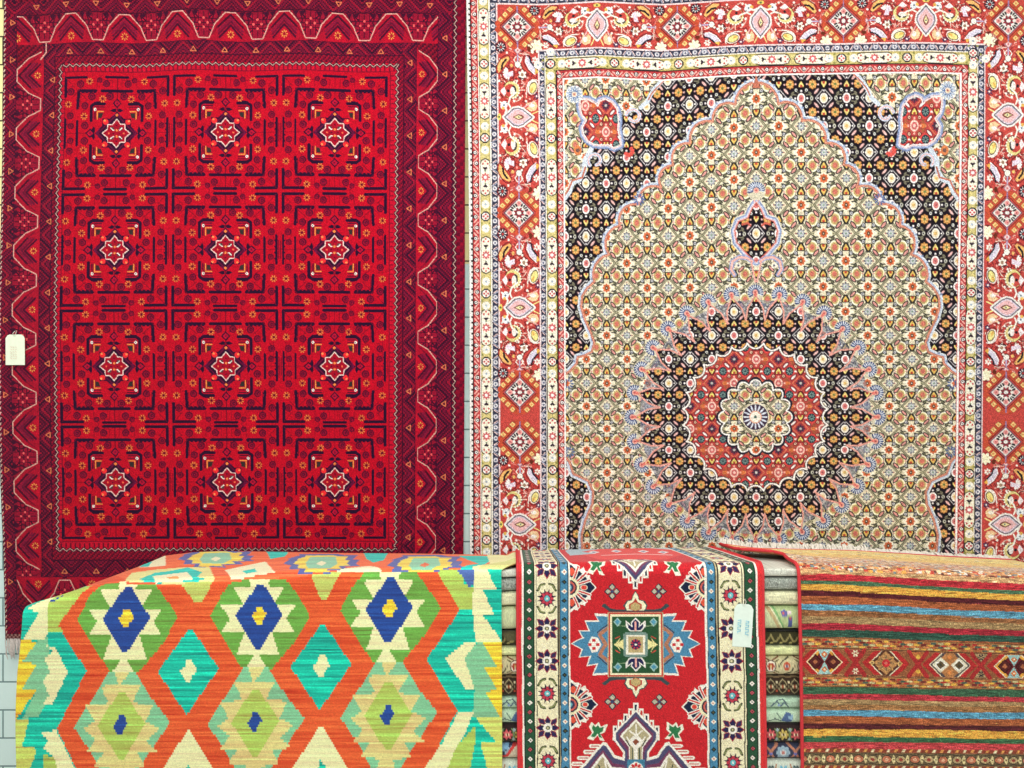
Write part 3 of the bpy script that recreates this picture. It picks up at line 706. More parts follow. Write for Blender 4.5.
def lie(U, V):
    """distance and height (below the eye) of cloth point (U, V) once it hangs over the pile"""
    vf = V - crest(U); hf = front_h(U); slope = (back_h(U) - hf)/(DB - DF)
    a = np.clip((ARC0 - vf)/(ARC0 - ARC1), 0, 1)*math.pi/2
    d = np.where(vf >= ARC0, DF, DF + RC - RC*np.cos(a) + np.maximum(ARC1 - vf, 0)*KF)
    z = np.where(vf >= ARC0, (V - 384.0)*KF, hf + RC - RC*np.sin(a) + slope*np.maximum(d - DF - RC*.2, 0))
    return a, d, z
def T(x, y):
    """cloth coordinates of a spot seen on the top or the rounded edge of the pile"""
    u = 512.0 + (x - 512.0) * 1.1; vv = np.arange(405, 660, .5)
    for _ in range(7):
        a, d, z = lie(np.full(vv.shape, u), vv); ys = 384 + z*800/d
        k = int(np.searchsorted(np.maximum.accumulate(ys), y)); k = min(max(k, 1), len(vv) - 1)
        u = 512.0 + (x - 512.0) * float(d[k]) / DF
    f = (y - ys[k - 1])/max(ys[k] - ys[k - 1], .05)
    return (u, float(vv[k - 1] + .5*min(max(f, -2), 2)))

# ------------------------------------------------------------------ flat-woven kilim
def paint_kilim():
    RS = RES
    c = Cloth(12, 412, 524, 800, (232, 92, 50))
    OR, GR, CM, BL, YE, TL, MT, TN, LM = (234, 112, 76), (112, 174, 74), (238, 240, 178), (44, 78, 158), (242, 212, 60), (30, 196, 168), (132, 204, 154), (226, 212, 136), (180, 208, 96)
    A = lambda *p: [(x/3.413, 540 + y/3.413) for x, y in p]
    B = lambda *p: [(220 + x/3.413, 540 + y/3.413) for x, y in p]
    # green cells with toothed cream star and blue lozenge
    def grad(x): return -(x - 126.6) * 0.03
    def step_poly(pts, cc): c.poly(pts, cc)
    def green(cx, cy):
        c.push(cx, cy)
        c.poly([(-49, 1), (-37, -22), (-26, -36), (26, -37), (38, -22), (51, -1), (37, 24), (18, 47), (12, 54), (-16, 54), (-24, 42)], GR)
        L = [(-12, -38), (-12, -31.5), (-25.5, -26), (-17, -9.5), (-39, -9.5), (-30, 4), (-39, 17), (-18, 17), (-23, 40), (-11, 40), (-16, 54), (9, 54), (6, 42), (20, 40), (14, 20), (37, 17), (29, 3), (38, -10), (17, -10), (27, -28), (12, -33), (12, -38)]
        L = [(-11, -38), (-8, -30), (-25.5, -28), (-15, -10), (-38.5, -10), (-29, 3), (-38.5, 17), (-15, 17), (-23, 40), (-5, 40), (-16, 56), (9, 56), (0, 40), (20, 40), (13, 17), (36, 17), (27, 3), (36, -10), (14, -10), (25, -28), (9, -30), (11, -38)]
        c.poly(L, CM)
        c.poly([(-24, 0), (-1, -32), (4, -32), (24, -1), (1, 33), (-4, 33)], BL)
        c.poly([(-8, 0), (-3, -5), (-3, -8.5), (3, -8.5), (8, -1), (3, 4), (3, 8.5), (-3, 8.5)], YE)
        c.pop()
    def mint(cx, cy):
        c.push(cx, cy)
        c.poly([(-47, 2.5), (-30, -24), (-11, -54), (14, -54), (31, -27), (50, -3), (31, 24), (10, 58), (-14, 58), (-28, 30)], MT)
        c.poly([(-6, -54), (10, -54), (0, -40), (21, -40), (11, -22), (34, -21), (24, -4), (39, 3), (26, 16), (37, 26), (17, 27), (24, 41), (6, 45), (8, 58), (-13, 58), (-7, 44), (-26, 41), (-17, 27), (-34, 27), (-25, 14), (-37, 4), (-26, -4), (-35, -20), (-12, -22), (-20, -39), (-2, -40)], TN)
        c.poly([(-23, 1), (-2, -33), (4, -33), (25, -1), (3, 34), (-2, 34)], LM)
        c.poly([(-7.5, 1), (-2.5, -5), (-2.5, -10), (3, -10), (7.5, -1), (2.5, 5), (2.5, 9.5), (-2.5, 9.5)], BL)
        c.pop()
    # X junctions and half cells stay orange (ground); lozenges between
    for cx, cy in ((189, 670.5), (321.5, 666)):
        c.push(cx, cy)
        c.poly([(-31, 1), (0, -42), (3, -42), (30, -2), (-1, 43), (-3, 43)], TL)
        c.poly([(-9, 0), (-3, -5), (-2.5, -12), (2.5, -12), (8.5, -1), (2.5, 6), (2, 12), (-2.5, 12)], CM)
        c.pop()
        c.push(cx - 1.5, cy + 60)
        c.poly([(0, 0), (3, 0), (34, 52), (-34, 52)], CM); c.poly([(-3, 52), (0, 33), (5, 40), (9, 52)], TL)
        c.pop()
    c.poly([(176, 578), (215, 578), (201, 603), (196, 603)], (196, 208, 106)); c.poly([(309, 570), (342, 570), (326, 600), (321, 600)], (196, 208, 106))
    for cx, cy in ((126.6, 618.5), (259.3, 615.6), (389.4, 609)): green(cx, cy)
    for cx, cy in ((120.7, 725), (254.5, 722), (387.5, 715)): mint(cx, cy)
    # left margin
    c.poly(A((30, -200), (290, 165), (200, 290), (295, 447), (195, 645), (265, 790), (30, 790)), TL)
    c.poly(A((30, 340), (130, 345), (75, 418), (125, 422), (75, 507), (125, 513), (55, 612), (30, 612)), YE)
    c.poly(A((160, 325), (128, 345), (75, 418), (125, 422), (75, 507), (125, 513), (75, 610), (132, 606), (168, 530), (168, 360)), MT)
    c.poly(A((160, 360), (188, 365), (232, 450), (180, 558), (145, 560), (168, 530), (145, 482), (172, 450), (150, 405), (180, 380)), CM)
    c.poly(A((90, 232), (150, 190), (190, 170), (176, 305), (150, 338), (75, 342), (108, 295), (135, 250)), CM)
    c.poly(A((165, 205), (190, 160), (300, 140), (288, 168), (200, 290), (215, 312), (165, 310)), LM)
    c.poly(A((160, 210), (205, 188), (190, 205), (170, 212)), BL)
    c.poly(A((30, 612), (100, 610), (75, 705), (128, 712), (98, 790), (30, 790)), (206, 218, 104))
    c.poly(A((140, 655), (192, 650), (262, 790), (200, 790), (180, 735), (150, 712), (165, 685)), CM); c.poly(A((150, 730), (185, 745), (200, 790), (145, 790)), LM)
    # right margin
    c.poly(B((735, -200), (820, 235), (705, 410), (810, 583), (700, 790), (1030, 790), (1030, -200)), TL)
    c.poly(B((750, 60), (825, 60), (832, 150), (872, 160), (862, 235), (822, 240), (738, 100)), LM)
    c.poly(B((812, 105), (872, 100), (870, 150), (850, 158)), (84, 110, 176))
    c.poly(B((868, 90), (905, 90), (942, 165), (898, 170), (937, 257), (898, 258), (962, 345), (830, 352), (770, 405), (835, 505), (872, 515), (842, 400), (872, 350), (868, 290), (862, 235)), CM)
    c.poly(B((835, 402), (877, 350), (900, 350), (945, 430), (900, 436), (950, 512), (905, 516), (957, 602), (862, 602), (870, 510)), MT)
    c.poly(B((892, 347), (1030, 345), (1030, 602), (955, 602), (905, 516), (950, 512), (900, 436), (945, 430)), YE)
    c.poly(B((870, 602), (1030, 600), (1030, 790), (915, 790), (890, 692), (942, 690)), (212, 220, 110))
    c.poly(B((812, 590), (865, 590), (835, 660), (770, 790), (690, 790), (760, 690)), CM); c.poly(B((870, 635), (872, 690), (850, 790), (770, 790), (810, 700)), LM)
    # the part lying on top of the pile
    U0 = [(10, 405), (530, 405), (530, 577), (360, 577), (170, 580), (112, 585), (10, 585)]
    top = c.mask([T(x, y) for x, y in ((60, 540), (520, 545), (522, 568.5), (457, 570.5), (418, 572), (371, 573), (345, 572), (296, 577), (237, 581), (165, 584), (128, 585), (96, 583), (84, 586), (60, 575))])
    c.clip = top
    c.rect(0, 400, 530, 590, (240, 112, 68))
    C = lambda *p: [T(120 + x/5.12, 540 + y/5.12) for x, y in p]
    D = lambda *p: [T(300 + x/4.655, 540 + y/4.655) for x, y in p]
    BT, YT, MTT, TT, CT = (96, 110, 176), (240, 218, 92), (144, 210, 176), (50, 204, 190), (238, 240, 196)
    def eye(cx, cy, w, h, dot, Q):
        def z(k, j): # toothed lozenge
            o = []
            for a, b in ((-1, 0), (-.82, -.5), (-.9, -.5), (-.55, -.9), (-.6, -1.0), (.4, -1.05), (.6, -.9), (.95, -.9), (.82, -.45), (1, -.4), (.9, 0), (1, .2), (.6, .3), (.7, .6), (.2, .7), (.3, 1), (-.2, .9), (-.25, 1.1), (-.6, 1), (-.55, .6), (-.85, .6), (-.8, .2)):
                o.append((cx + a*w*k, cy + b*h*j))
            return Q(*o)
        c.poly(z(1, 1), BT); c.poly(z(.74, .86), YT); c.poly(Q((cx - w*.42, cy), (cx - w*.3, cy - h*.7), (cx + w*.36, cy - h*.75), (cx + w*.42, cy), (cx + w*.2, cy + h*.5), (cx - w*.35, cy + h*.5)), MTT)
        c.poly(Q((cx - w*.14, cy), (cx, cy - h*.3), (cx + w*.14, cy - h*.1), (cx, cy + h*.25)), dot)
    eye(490, 100, 195, 42, CT, C); eye(100, 112, 178, 46, CT, D); eye(580, 118, 178, 44, (236, 120, 80), D)
    c.poly(C((745, 50), (870, 50), (845, 85), (770, 98)), TT); c.poly(D((295, 60), (410, 60), (390, 95), (340, 106), (310, 90)), TT)
    c.poly(C((95, 142), (140, 80), (230, 60), (235, 132), (160, 140)), CT); c.poly(C((100, 140), (135, 108), (165, 110), (145, 138)), TT)
    c.poly(C((20, 215), (60, 170), (330, 140), (460, 140), (485, 215), (250, 225)), (226, 226, 150))
    c.poly(C((100, 200), (180, 168), (250, 160), (350, 140), (420, 165), (395, 190), (440, 195), (400, 212), (200, 222), (130, 220)), TT)
    c.poly(C((165, 185), (345, 163), (372, 205), (185, 222)), CT); c.poly(C((235, 190), (290, 184), (300, 194), (250, 200)), (240, 160, 90))
    c.poly(C((535, 155), (745, 112), (792, 170), (570, 208)), CT); c.poly(C((625, 160), (690, 148), (700, 165), (645, 176)), TT)
    c.poly(D((130, 172), (310, 122), (335, 122), (385, 158), (250, 164)), CT)
    c.poly(D((650, 140), (735, 140), (760, 240), (650, 240)), LM)
    c.poly(D((735, 75), (870, 75), (890, 100), (850, 130), (745, 138), (830, 112)), TT); c.poly(D((868, 60), (1040, 60), (1040, 140), (860, 140), (790, 132), (885, 115)), (232, 232, 170))
    c.poly(D((900, 110), (1000, 85), (1010, 140), (830, 140)), (214, 220, 140))
    c.clip = None
    # woven stair-steps and weft streaks
    out = c.img.copy(); H, W = out.shape[:2]
    jj = (np.arange(H)//5)*5 + 2; ii = (np.arange(W)//3)*3 + 1
    q = out[np.clip(jj, 0, H - 1)][:, np.clip(ii, 0, W - 1)]
    cut = int((600 - c.y0)*RES); c.img[cut:] = q[cut:]; c.img[:cut] = q[:cut]
    c.dull(.95); c.wool(0.05, 0.0)
    # abrash: every few wefts a slightly different dye lot
    lum = c.img.mean(2, keepdims=True); sat = c.img.max(2, keepdims=True) - c.img.min(2, keepdims=True)
    rows = RNG.normal(0, 1, (H//3 + 2, 14)); xi = np.linspace(0, 12.99, W); k = xi.astype(int); f = xi - k
    st = rows[:, k]*(1 - f) + rows[:, k + 1]*f; st = np.repeat(st, 3, 0)[:H]
    c.img = np.clip(c.img * (1 + .17*st[..., None]*sat*np.array([.45, 1.25, 1.0])), .01, 1)
    ln = (np.arange(H) % 3 == 0)[:, None, None] * (0.05)
    c.img *= (1 - ln)
    return c

# ------------------------------------------------------------------ red runner with geometric medallions
def paint_runner():
    c = Cloth(508, 405, 776, 800, (204, 36, 44))
    RD, IV, NV, GN, BL, WH, TN = (204, 36, 44), (240, 232, 188), (34, 40, 70), (42, 84, 58), (72, 136, 172), (244, 240, 222), (188, 176, 138)
    # borders: left then right (right one runs a little outward toward the bottom)
    def lerp(y): return (y - 580)/180.0
    def strip(x0, x1, cc, side):
        c.poly([(x0, 400), (x1, 400), (x1 + (1.5 if side else 1.5), 800), (x0 + 1.5, 800)], cc)
    # left
    L = lambda a, b, cc: c.poly([(a, 400), (b, 400), (b, 640), (b + 1.6, 800), (a + 1.6, 800), (a, 640)], cc)
    L(508, 521.6, (222, 52, 54)); L(521.6, 523.4, WH); L(523.4, 524.6, (30, 34, 36)); L(524.6, 533.4, GN); L(533.4, 534.4, (24, 24, 26)); L(534.4, 536, IV); L(536, 536.8, (24, 24, 26)); L(536.6, 557.5, IV)
    L(557.5, 559, (24, 24, 26)); L(558.8, 559.6, TN); L(559.6, 560.6, (24, 24, 26)); L(560.4, 567.6, BL); L(567.6, 568.4, (26, 30, 40)); L(568.4, 570, WH)
    Rr = lambda a, b, cc: c.poly([(a, 400), (b, 400), (b, 620), (b + 2.8, 800), (a + 2.8, 800), (a, 620)], cc)
    Rr(705, 707, WH); Rr(707, 707.8, (26, 30, 40)); Rr(707.6, 715, BL); Rr(715, 716.2, (24, 24, 26)); Rr(716.2, 717.6, TN); Rr(717.4, 719, (24, 24, 26)); Rr(719, 742, IV)
    Rr(742, 743, (24, 24, 26)); Rr(743, 744.4, IV); Rr(744.4, 745.4, (24, 24, 26)); Rr(745.4, 755, GN); Rr(755, 756, (24, 24, 26)); Rr(756, 758.2, WH); Rr(758, 776, (222, 52, 54))
    ys = np.arange(434, 800, 19.2)
    def small(x, y, k):
        if k: c.dia(x, y, 3.3, (28, 34, 34)); c.dia(x, y, 2.6, WH); c.dia(x, y, .9, (60, 60, 60))
        else: c.dia(x, y, 3.2, (28, 34, 34)); c.dia(x, y, 2.4, (186, 84, 92)); c.dia(x, y, .8, (80, 30, 40))
    for i, y in enumerate(np.arange(570.5 - 9.2*16, 800, 9.3)):
        dx = max(0, (y - 640)/100); small(529.2 + dx, y, i % 2 == 0); dx = max(0, (y - 620)/66); small(750.3 + dx, y - 1, i % 2 == 0)
        for bx, dd in ((564.2, max(0, (y - 640)/100)), (711.4, max(0, (y - 620)/66))):
            if i % 2: c.dia(bx + dd, y, 2.7, (24, 44, 60)); c.dia(bx + dd, y, 1.2, (90, 90, 50))
            else: c.dia(bx + dd, y, 2.7, (240, 236, 214)); c.dia(bx + dd, y, 1.1, (206, 110, 90))
    def fa(x, y):
        c.push(x, y)
        for a in range(4):
            c.push(0, 0, 1, 1, a*math.pi/2)
            c.poly([(-1.6, -3), (-3, -7), (0, -11.5), (3, -7), (1.6, -3)], (40, 38, 78)); 
            c.poly([(2, -2), (4, -8), (9.6, -10), (9, -4), (3, -2)], (150, 40, 66)); c.poly([(3, -3), (5, -7.5), (9, -9), (8, -4.4)], (50, 44, 84)); c.line([(3, -7), (0, -11.5), (-3, -7)], .8, (170, 40, 60))
            c.pop()
        c.disc(0, 0, 4.6, WH); c.disc(0, 0, 2.3, (90, 100, 60)); c.disc(0, 0, 1, (210, 200, 160)); c.pop()
    def fb(x, y):
        c.push(x, y)
        for k in range(12):
            a = k*math.pi/6 + .26; c.poly([(5*math.cos(a - .3), 5*math.sin(a - .3)), (10.2*math.cos(a), 10.2*math.sin(a)), (5*math.cos(a + .3), 5*math.sin(a + .3))], (52, 26, 56))
        c.disc(0, 0, 7, (52, 26, 56)); c.petals(0, 0, 2.5, 7, 3.4, 8, (196, 60, 78)); c.disc(0, 0, 3.4, (60, 30, 60)); c.disc(0, 0, 2.9, (104, 190, 200)); c.disc(0, 0, 1, WH)
        for s in (-1, 1):
            for q in (-1, 1):
                c.line([(s*2.5, q*14.5), (s*6, q*13.5), (s*9, q*8)], 2.4, (60, 68, 44)); c.line([(s*3, q*14), (s*6, q*12.8), (s*8.4, q*9)], 1.1, (140, 150, 92))
        c.pop()
    seq = [(566.5, 0), (598, 1), (628, 0), (660.5, 0), (693, 1), (727, 0), (760, 1), (793, 0), (534, 1), (502, 0), (470, 0), (438, 1)]
    for y, k in seq:
        (fb if k else fa)(546.8 + max(0, (y - 640)/100), y); (fb if k else fa)(730.6 + max(0, (y - 620)/66), y - (3 if y < 620 else 0) + (2 if y > 680 else 0))
    # field
    fieldm = c.mask([(570, 400), (705, 400), (705, 620), (707.8, 800), (571.6, 800), (570, 640)])
    c.clip = fieldm
    # half medallions springing from the sides
    def halfm(x, y, s):
        c.push(x, y, s, 1)
        c.poly([(-2, -27), (4, -22), (8, -22), (9, -16), (14, -19), (16, -12), (20, -12), (20, -7), (27, 0), (20, 7), (21, 12), (16, 12), (15, 18), (10, 17), (8, 23), (4, 22), (-2, 27)], WH)
        c.poly([(-2, -24), (5, -18), (12, -14), (18, -8), (25, 0), (18, 8), (12, 14), (5, 18), (-2, 24)], (28, 38, 66))
        for a in (-1.15, -.72, -.36, .36, .72, 1.15):
            x0, y0, x1, y1 = 10*math.cos(a), 10*math.sin(a), 21*math.cos(a), 21*math.sin(a)
            c.line([(x0, y0), (x1, y1)], 3.4, WH); c.line([(x0, y0), (x1, y1)], 1.6, (206, 60, 60))
        c.disc(14, 0, 3.4, (230, 226, 200), 2.8); c.disc(14, 0, 2.7, (226, 70, 60), 2.2)
        c.disc(-1, 0, 10.5, (240, 232, 186), n=16); c.disc(-1, 0, 8, (40, 40, 60), n=14); c.disc(-1, 0, 6.5, (206, 96, 84), n=14); c.disc(-1, 0, 4.6, (60, 60, 90)); c.disc(-1, 0, 2.6, (110, 180, 190))
        for q in (-1, 1): c.disc(2, q*15, 3, (226, 84, 60), 3.4)
        c.pop()
    halfm(570, 587, 1); halfm(706, 587, -1); halfm(571, 704, 1); halfm(708, 706, -1)
    # central green square
    c.push(635.6, 644)
    for s in (-1, 1):
        # side feather leaves
        o = [(26, -30), (42, -31), (38, -24), (52, -24), (48, -14), (58, -14), (54, -7), (66, -1), (55, 5), (58, 13), (47, 12), (50, 22), (40, 20), (44, 31), (26, 30)]
        c.poly([(s*x*.985 if x > 27 else s*x, y) for x, y in o], WH)
        c.poly([(s*(x - (2.4 if x > 27 else 0)), y*.93 + (0 if abs(y) < 25 else 0)) for x, y in o], BL)
        c.line([(s*26, -18), (s*36, -10), (s*30, 0), (s*36, 10), (s*26, 18)], 3.6, (176, 120, 92)); c.line([(s*26, -22), (s*38, -12)], 1.0, (60, 50, 60)); c.line([(s*26, 22), (s*38, 12)], 1.0, (60, 50, 60))
        c.poly([(s*34, 0), (s*38, -7), (s*44, -8), (s*48, 0), (s*44, 8), (s*38, 7)], WH)
        for a, b in ((0, -4), (0, 4), (-4, 0), (4, 0)): c.rect(s*42 + a - 1.7, b - 1.7, s*42 + a + 1.7, b + 1.7, (206, 44, 48))
    for s in (-1, 1):
        # hooks and tulips above and below
        c.line([(-20, s*33.8), (20, s*33.8)], 2.6, (58, 74, 78))
        for q in (-1, 1): c.poly([(q*20, s*32.4), (q*26, s*32.6), (q*34, s*38.6), (q*31, s*41), (q*25, s*36), (q*20, s*35.4)], (58, 74, 78))
        o = [(-10, 34), (-12, 39), (-9, 44), (-4, 45), (-3, 49), (0, 54), (3, 49), (4, 45), (9, 44), (12, 39), (10, 34)]
        c.poly([(x, s*y) for x, y in o], (58, 74, 78)); c.poly([(x*.88, s*(34 + (y - 34)*.92)) for x, y in o], (244, 238, 196))
        c.poly([(x, s*y) for x, y in ((-6.5, 35.5), (-6.5, 40), (-2, 42.5), (0, 47), (2, 42.5), (6.5, 40), (6.5, 35.5), (0, 33))], (188, 62, 52)); c.poly([(x, s*y) for x, y in ((-5, 35.5), (-5, 39.4), (0, 42), (5, 39.4), (5, 35.5), (0, 33.5))], (190, 168, 110))
        # grey pinwheels
        for q in (-1, 1):
            X, Y = q*23.4, s*(53 + (4 if s > 0 else 0))
            c.push(X, Y); 
            for a in range(4):
                c.push(0, 0, 1, 1, a*math.pi/2); c.poly([(0, 0), (-3.8, -4.6), (0, -8.4), (3.8, -4.6)], (36, 44, 62)); c.poly([(0, -1.4), (-2.6, -4.4), (0, -7), (2.6, -4.4)], (186, 180, 156)); c.pop()
            c.dia(0, 0, 2, (60, 70, 110)); c.pop()
            # green leaves
            X, Y = q*38.5, -79 if s < 0 else 86
            c.push(X, Y, -q, 1, .15)
            o = [(-9, -3), (-7, -8), (-3, -5), (0, -9), (3, -5), (9, -8), (8, 0), (4, 3), (9, 9), (4, 9), (1, 4), (-3, 10), (-9, 9), (-5, 3)]
            c.poly(o, (240, 240, 214)); c.poly([(x*.68, y*.68) for x, y in o], (46, 122, 74)); c.pop()
    c.rect(-28, -32, 28, 32.5, TN); c.rect(-27, -31.4, 27, 31.8, (196, 60, 48)); c.rect(-25.6, -30, 25.6, 30.6, IV); c.rect(-23.4, -28.2, 23.6, 28.6, (40, 84, 52))
    c.rect(-12, -11, 12, 11.4, (120, 150, 140)); c.rect(-10.6, -12, 10.4, 12.4, (120, 150, 140)); c.rect(-9.6, -9.6, 9.4, 10, (244, 238, 212)); c.rect(-7.6, -7.8, 7.4, 8, (188, 168, 116))
    c.petals(0, 0, 1, 5.6, 3.4, 8, (60, 44, 84)); c.petals(0, 0, 2.4, 5.6, 1.6, 8, (190, 50, 70), ph=.39); c.disc(0, 0, 1.2, WH)
    for s in (-1, 1):
        c.poly([(0, s*27), (-5, s*22), (-4, s*19), (-10, s*24), (-10, s*18), (-6, s*13), (6, s*13), (10, s*18), (10, s*24), (4, s*19), (5, s*22)], (236, 234, 222))
        c.poly([(0, s*25.4), (-3.6, s*21.4), (-3, s*17), (-8, s*21), (-7.6, s*17), (-5, s*14), (5, s*14), (7.6, s*17), (8, s*21), (3, s*17), (3.6, s*21.4)], (36, 38, 84)); c.line([(0, s*14), (0, s*22)], 1.8, (238, 170, 160))
        c.poly([(s*22, 0), (s*18, -3), (s*15, -7), (s*17, -2), (s*12, -5), (s*12, 5), (s*17, 2), (s*15, 7), (s*18, 3)], (236, 226, 150)); c.line([(s*20, -6), (s*16, -8)], 1, (200, 70, 60)); c.line([(s*20, 6), (s*16, 8)], 1, (200, 70, 60))
        for q in (-1, 1):
            c.line([(s*10, q*18.4), (s*18, q*19)], .8, (130, 160, 120)); c.dia(s*18, q*22.4, 4.2, (150, 190, 180), 4.6); c.dia(s*18, q*22.4, 2.8, (78, 150, 180))
    c.pop()
    # diamond with hanging teeth near the crest, and the big cross motif below
    def cap(cx, cy, s):
        c.push(cx, cy, 1, s)
        for k in range(-4, 5):
            x = k*5.2; y = -26 + abs(k)*5.6
            c.rect(x - 2.4, y - 9, x + 2.4, y + 6, WH); c.rect(x - 1.0, y - 7, x + 1.0, y + 8, (40, 50, 70) if k % 2 == 0 else (196, 60, 54))
        c.poly([(0, -28), (22, -6), (22, 2), (13, 15), (13, 30), (-13, 30), (-13, 15), (-22, 2), (-22, -6)], WH)
        c.poly([(0, -26), (20, -5), (20, 2), (11, 14), (11, 30), (-11, 30), (-11, 14), (-20, 2), (-20, -5)], (78, 76, 112)); c.poly([(0, -22), (17.4, -4), (17, 2), (8.6, 13), (8.6, 30), (-8.6, 30), (-8.6, 13), (-17, 2), (-17.4, -4)], (120, 60, 92))
        c.poly([(0, -19), (16, -2), (7, 9), (7, 30), (-7, 30), (-7, 9), (-16, -2)], WH); c.poly([(0, -16), (13.4, -2), (6, 7), (6, 30), (-6, 30), (-6, 7), (-13.4, -2)], (178, 168, 128))
        c.dia(0, 4, 8, WH, 9); c.rect(-2, 4, 2, 22, WH); c.line([(0, -13), (0, 0)], 1.6, WH); c.line([(-9, -1), (-6, 4), (0, 6), (6, 4), (9, -1)], 1.5, WH); c.line([(-6, -7), (0, -2), (6, -7)], 1.4, WH)
        c.line([(-10, 2), (-6, 8)], 1.2, (60, 70, 60)); c.line([(10, 2), (6, 8)], 1.2, (60, 70, 60)); c.dia(0, 4, 3.4, (140, 74, 50)); c.line([(-3.6, 10), (-3.6, 24)], 1.2, (70, 84, 70)); c.line([(3.6, 10), (3.6, 24)], 1.2, (70, 84, 70))
        c.pop()
    cap(635.6, 737, 1)
    for s in (-1, 1):
        c.push(635.6 + s*33, 772, 1, 1, s*.78*0 ); 
        for k in range(5):
            x = s*(3 + k*6); y = -27 + k*6; c.line([(x, y), (x + s*9, y)], 3.6, WH); c.line([(x, y), (x + s*8, y)], 1.4, (196, 60, 54))
        c.poly([(0, -31), (s*26, -2), (s*26, 30), (-s*22, 30), (-s*22, -15), (-s*12, -18), (-s*4, -30)], WH); c.poly([(0, -28), (s*23, -1), (s*23, 30), (-s*22, 30), (-s*22, -12), (-s*11, -15), (-s*3, -27)], (78, 76, 112))
        c.poly([(-s*0, -23), (s*19, 0), (s*18, 30), (-s*22, 30), (-s*22, -8), (-s*10, -10)], (120, 60, 92)); c.poly([(0, -20), (s*16, 0), (s*16, 30), (-s*22, 30), (-s*22, -5), (-s*9, -6)], WH); c.poly([(0, -16), (s*13, 0), (s*13, 30), (-s*18, 30), (-s*18, -1), (-s*8, -2)], (178, 168, 128))
        c.line([(-s*2, -12), (-s*4, -4), (s*6, 4)], 1.5, WH); c.line([(s*4, -8), (s*2, -1)], 1.3, (60, 70, 60)); c.dia(-s*1, 8, 9, WH); c.dia(-s*1, 8, 3, (140, 74, 50)); c.pop()
    c.rect(627, 758.6, 644.4, 800, (64, 130, 160)); c.disc(635.6, 768, 7.6, WH, 7); c.petals(635.6, 768, 2, 6.6, 3, 8, (214, 50, 56)); c.disc(635.6, 768, 1.6, (120, 170, 180))
    cap(635.6, 553.5, -1)
    # on the top of the pile: pale central panel, leaf and sprigs
    F = lambda *p: [T(x, y) for x, y in p]
    c.poly(F((585, 556), (600, 561.5), (668, 561.5), (690, 556), (675, 548), (600, 548)), (226, 60, 58))
    c.poly(F((568, 552), (580, 549), (610, 549.5), (585, 553), (600, 555), (572, 557)), (160, 186, 196))
    c.poly(F((655, 549), (700, 549), (706, 556), (690, 552)), (180, 196, 200))
    for x, y in ((598, 553.5), (622, 552.5), (650, 553), (670, 554)): c.poly(F((x - 6, y), (x, y - 1.6), (x + 6, y), (x, y + 1.6)), (230, 220, 222)); c.poly(F((x - 3, y), (x, y - .8), (x + 3, y), (x, y + .8)), (120, 130, 160))
    c.line(F((606, 557), (640, 555.8), (676, 557)), 5, (240, 190, 186))
    c.clip = None
    c.dull(.93); c.wool(0.11)
    return c

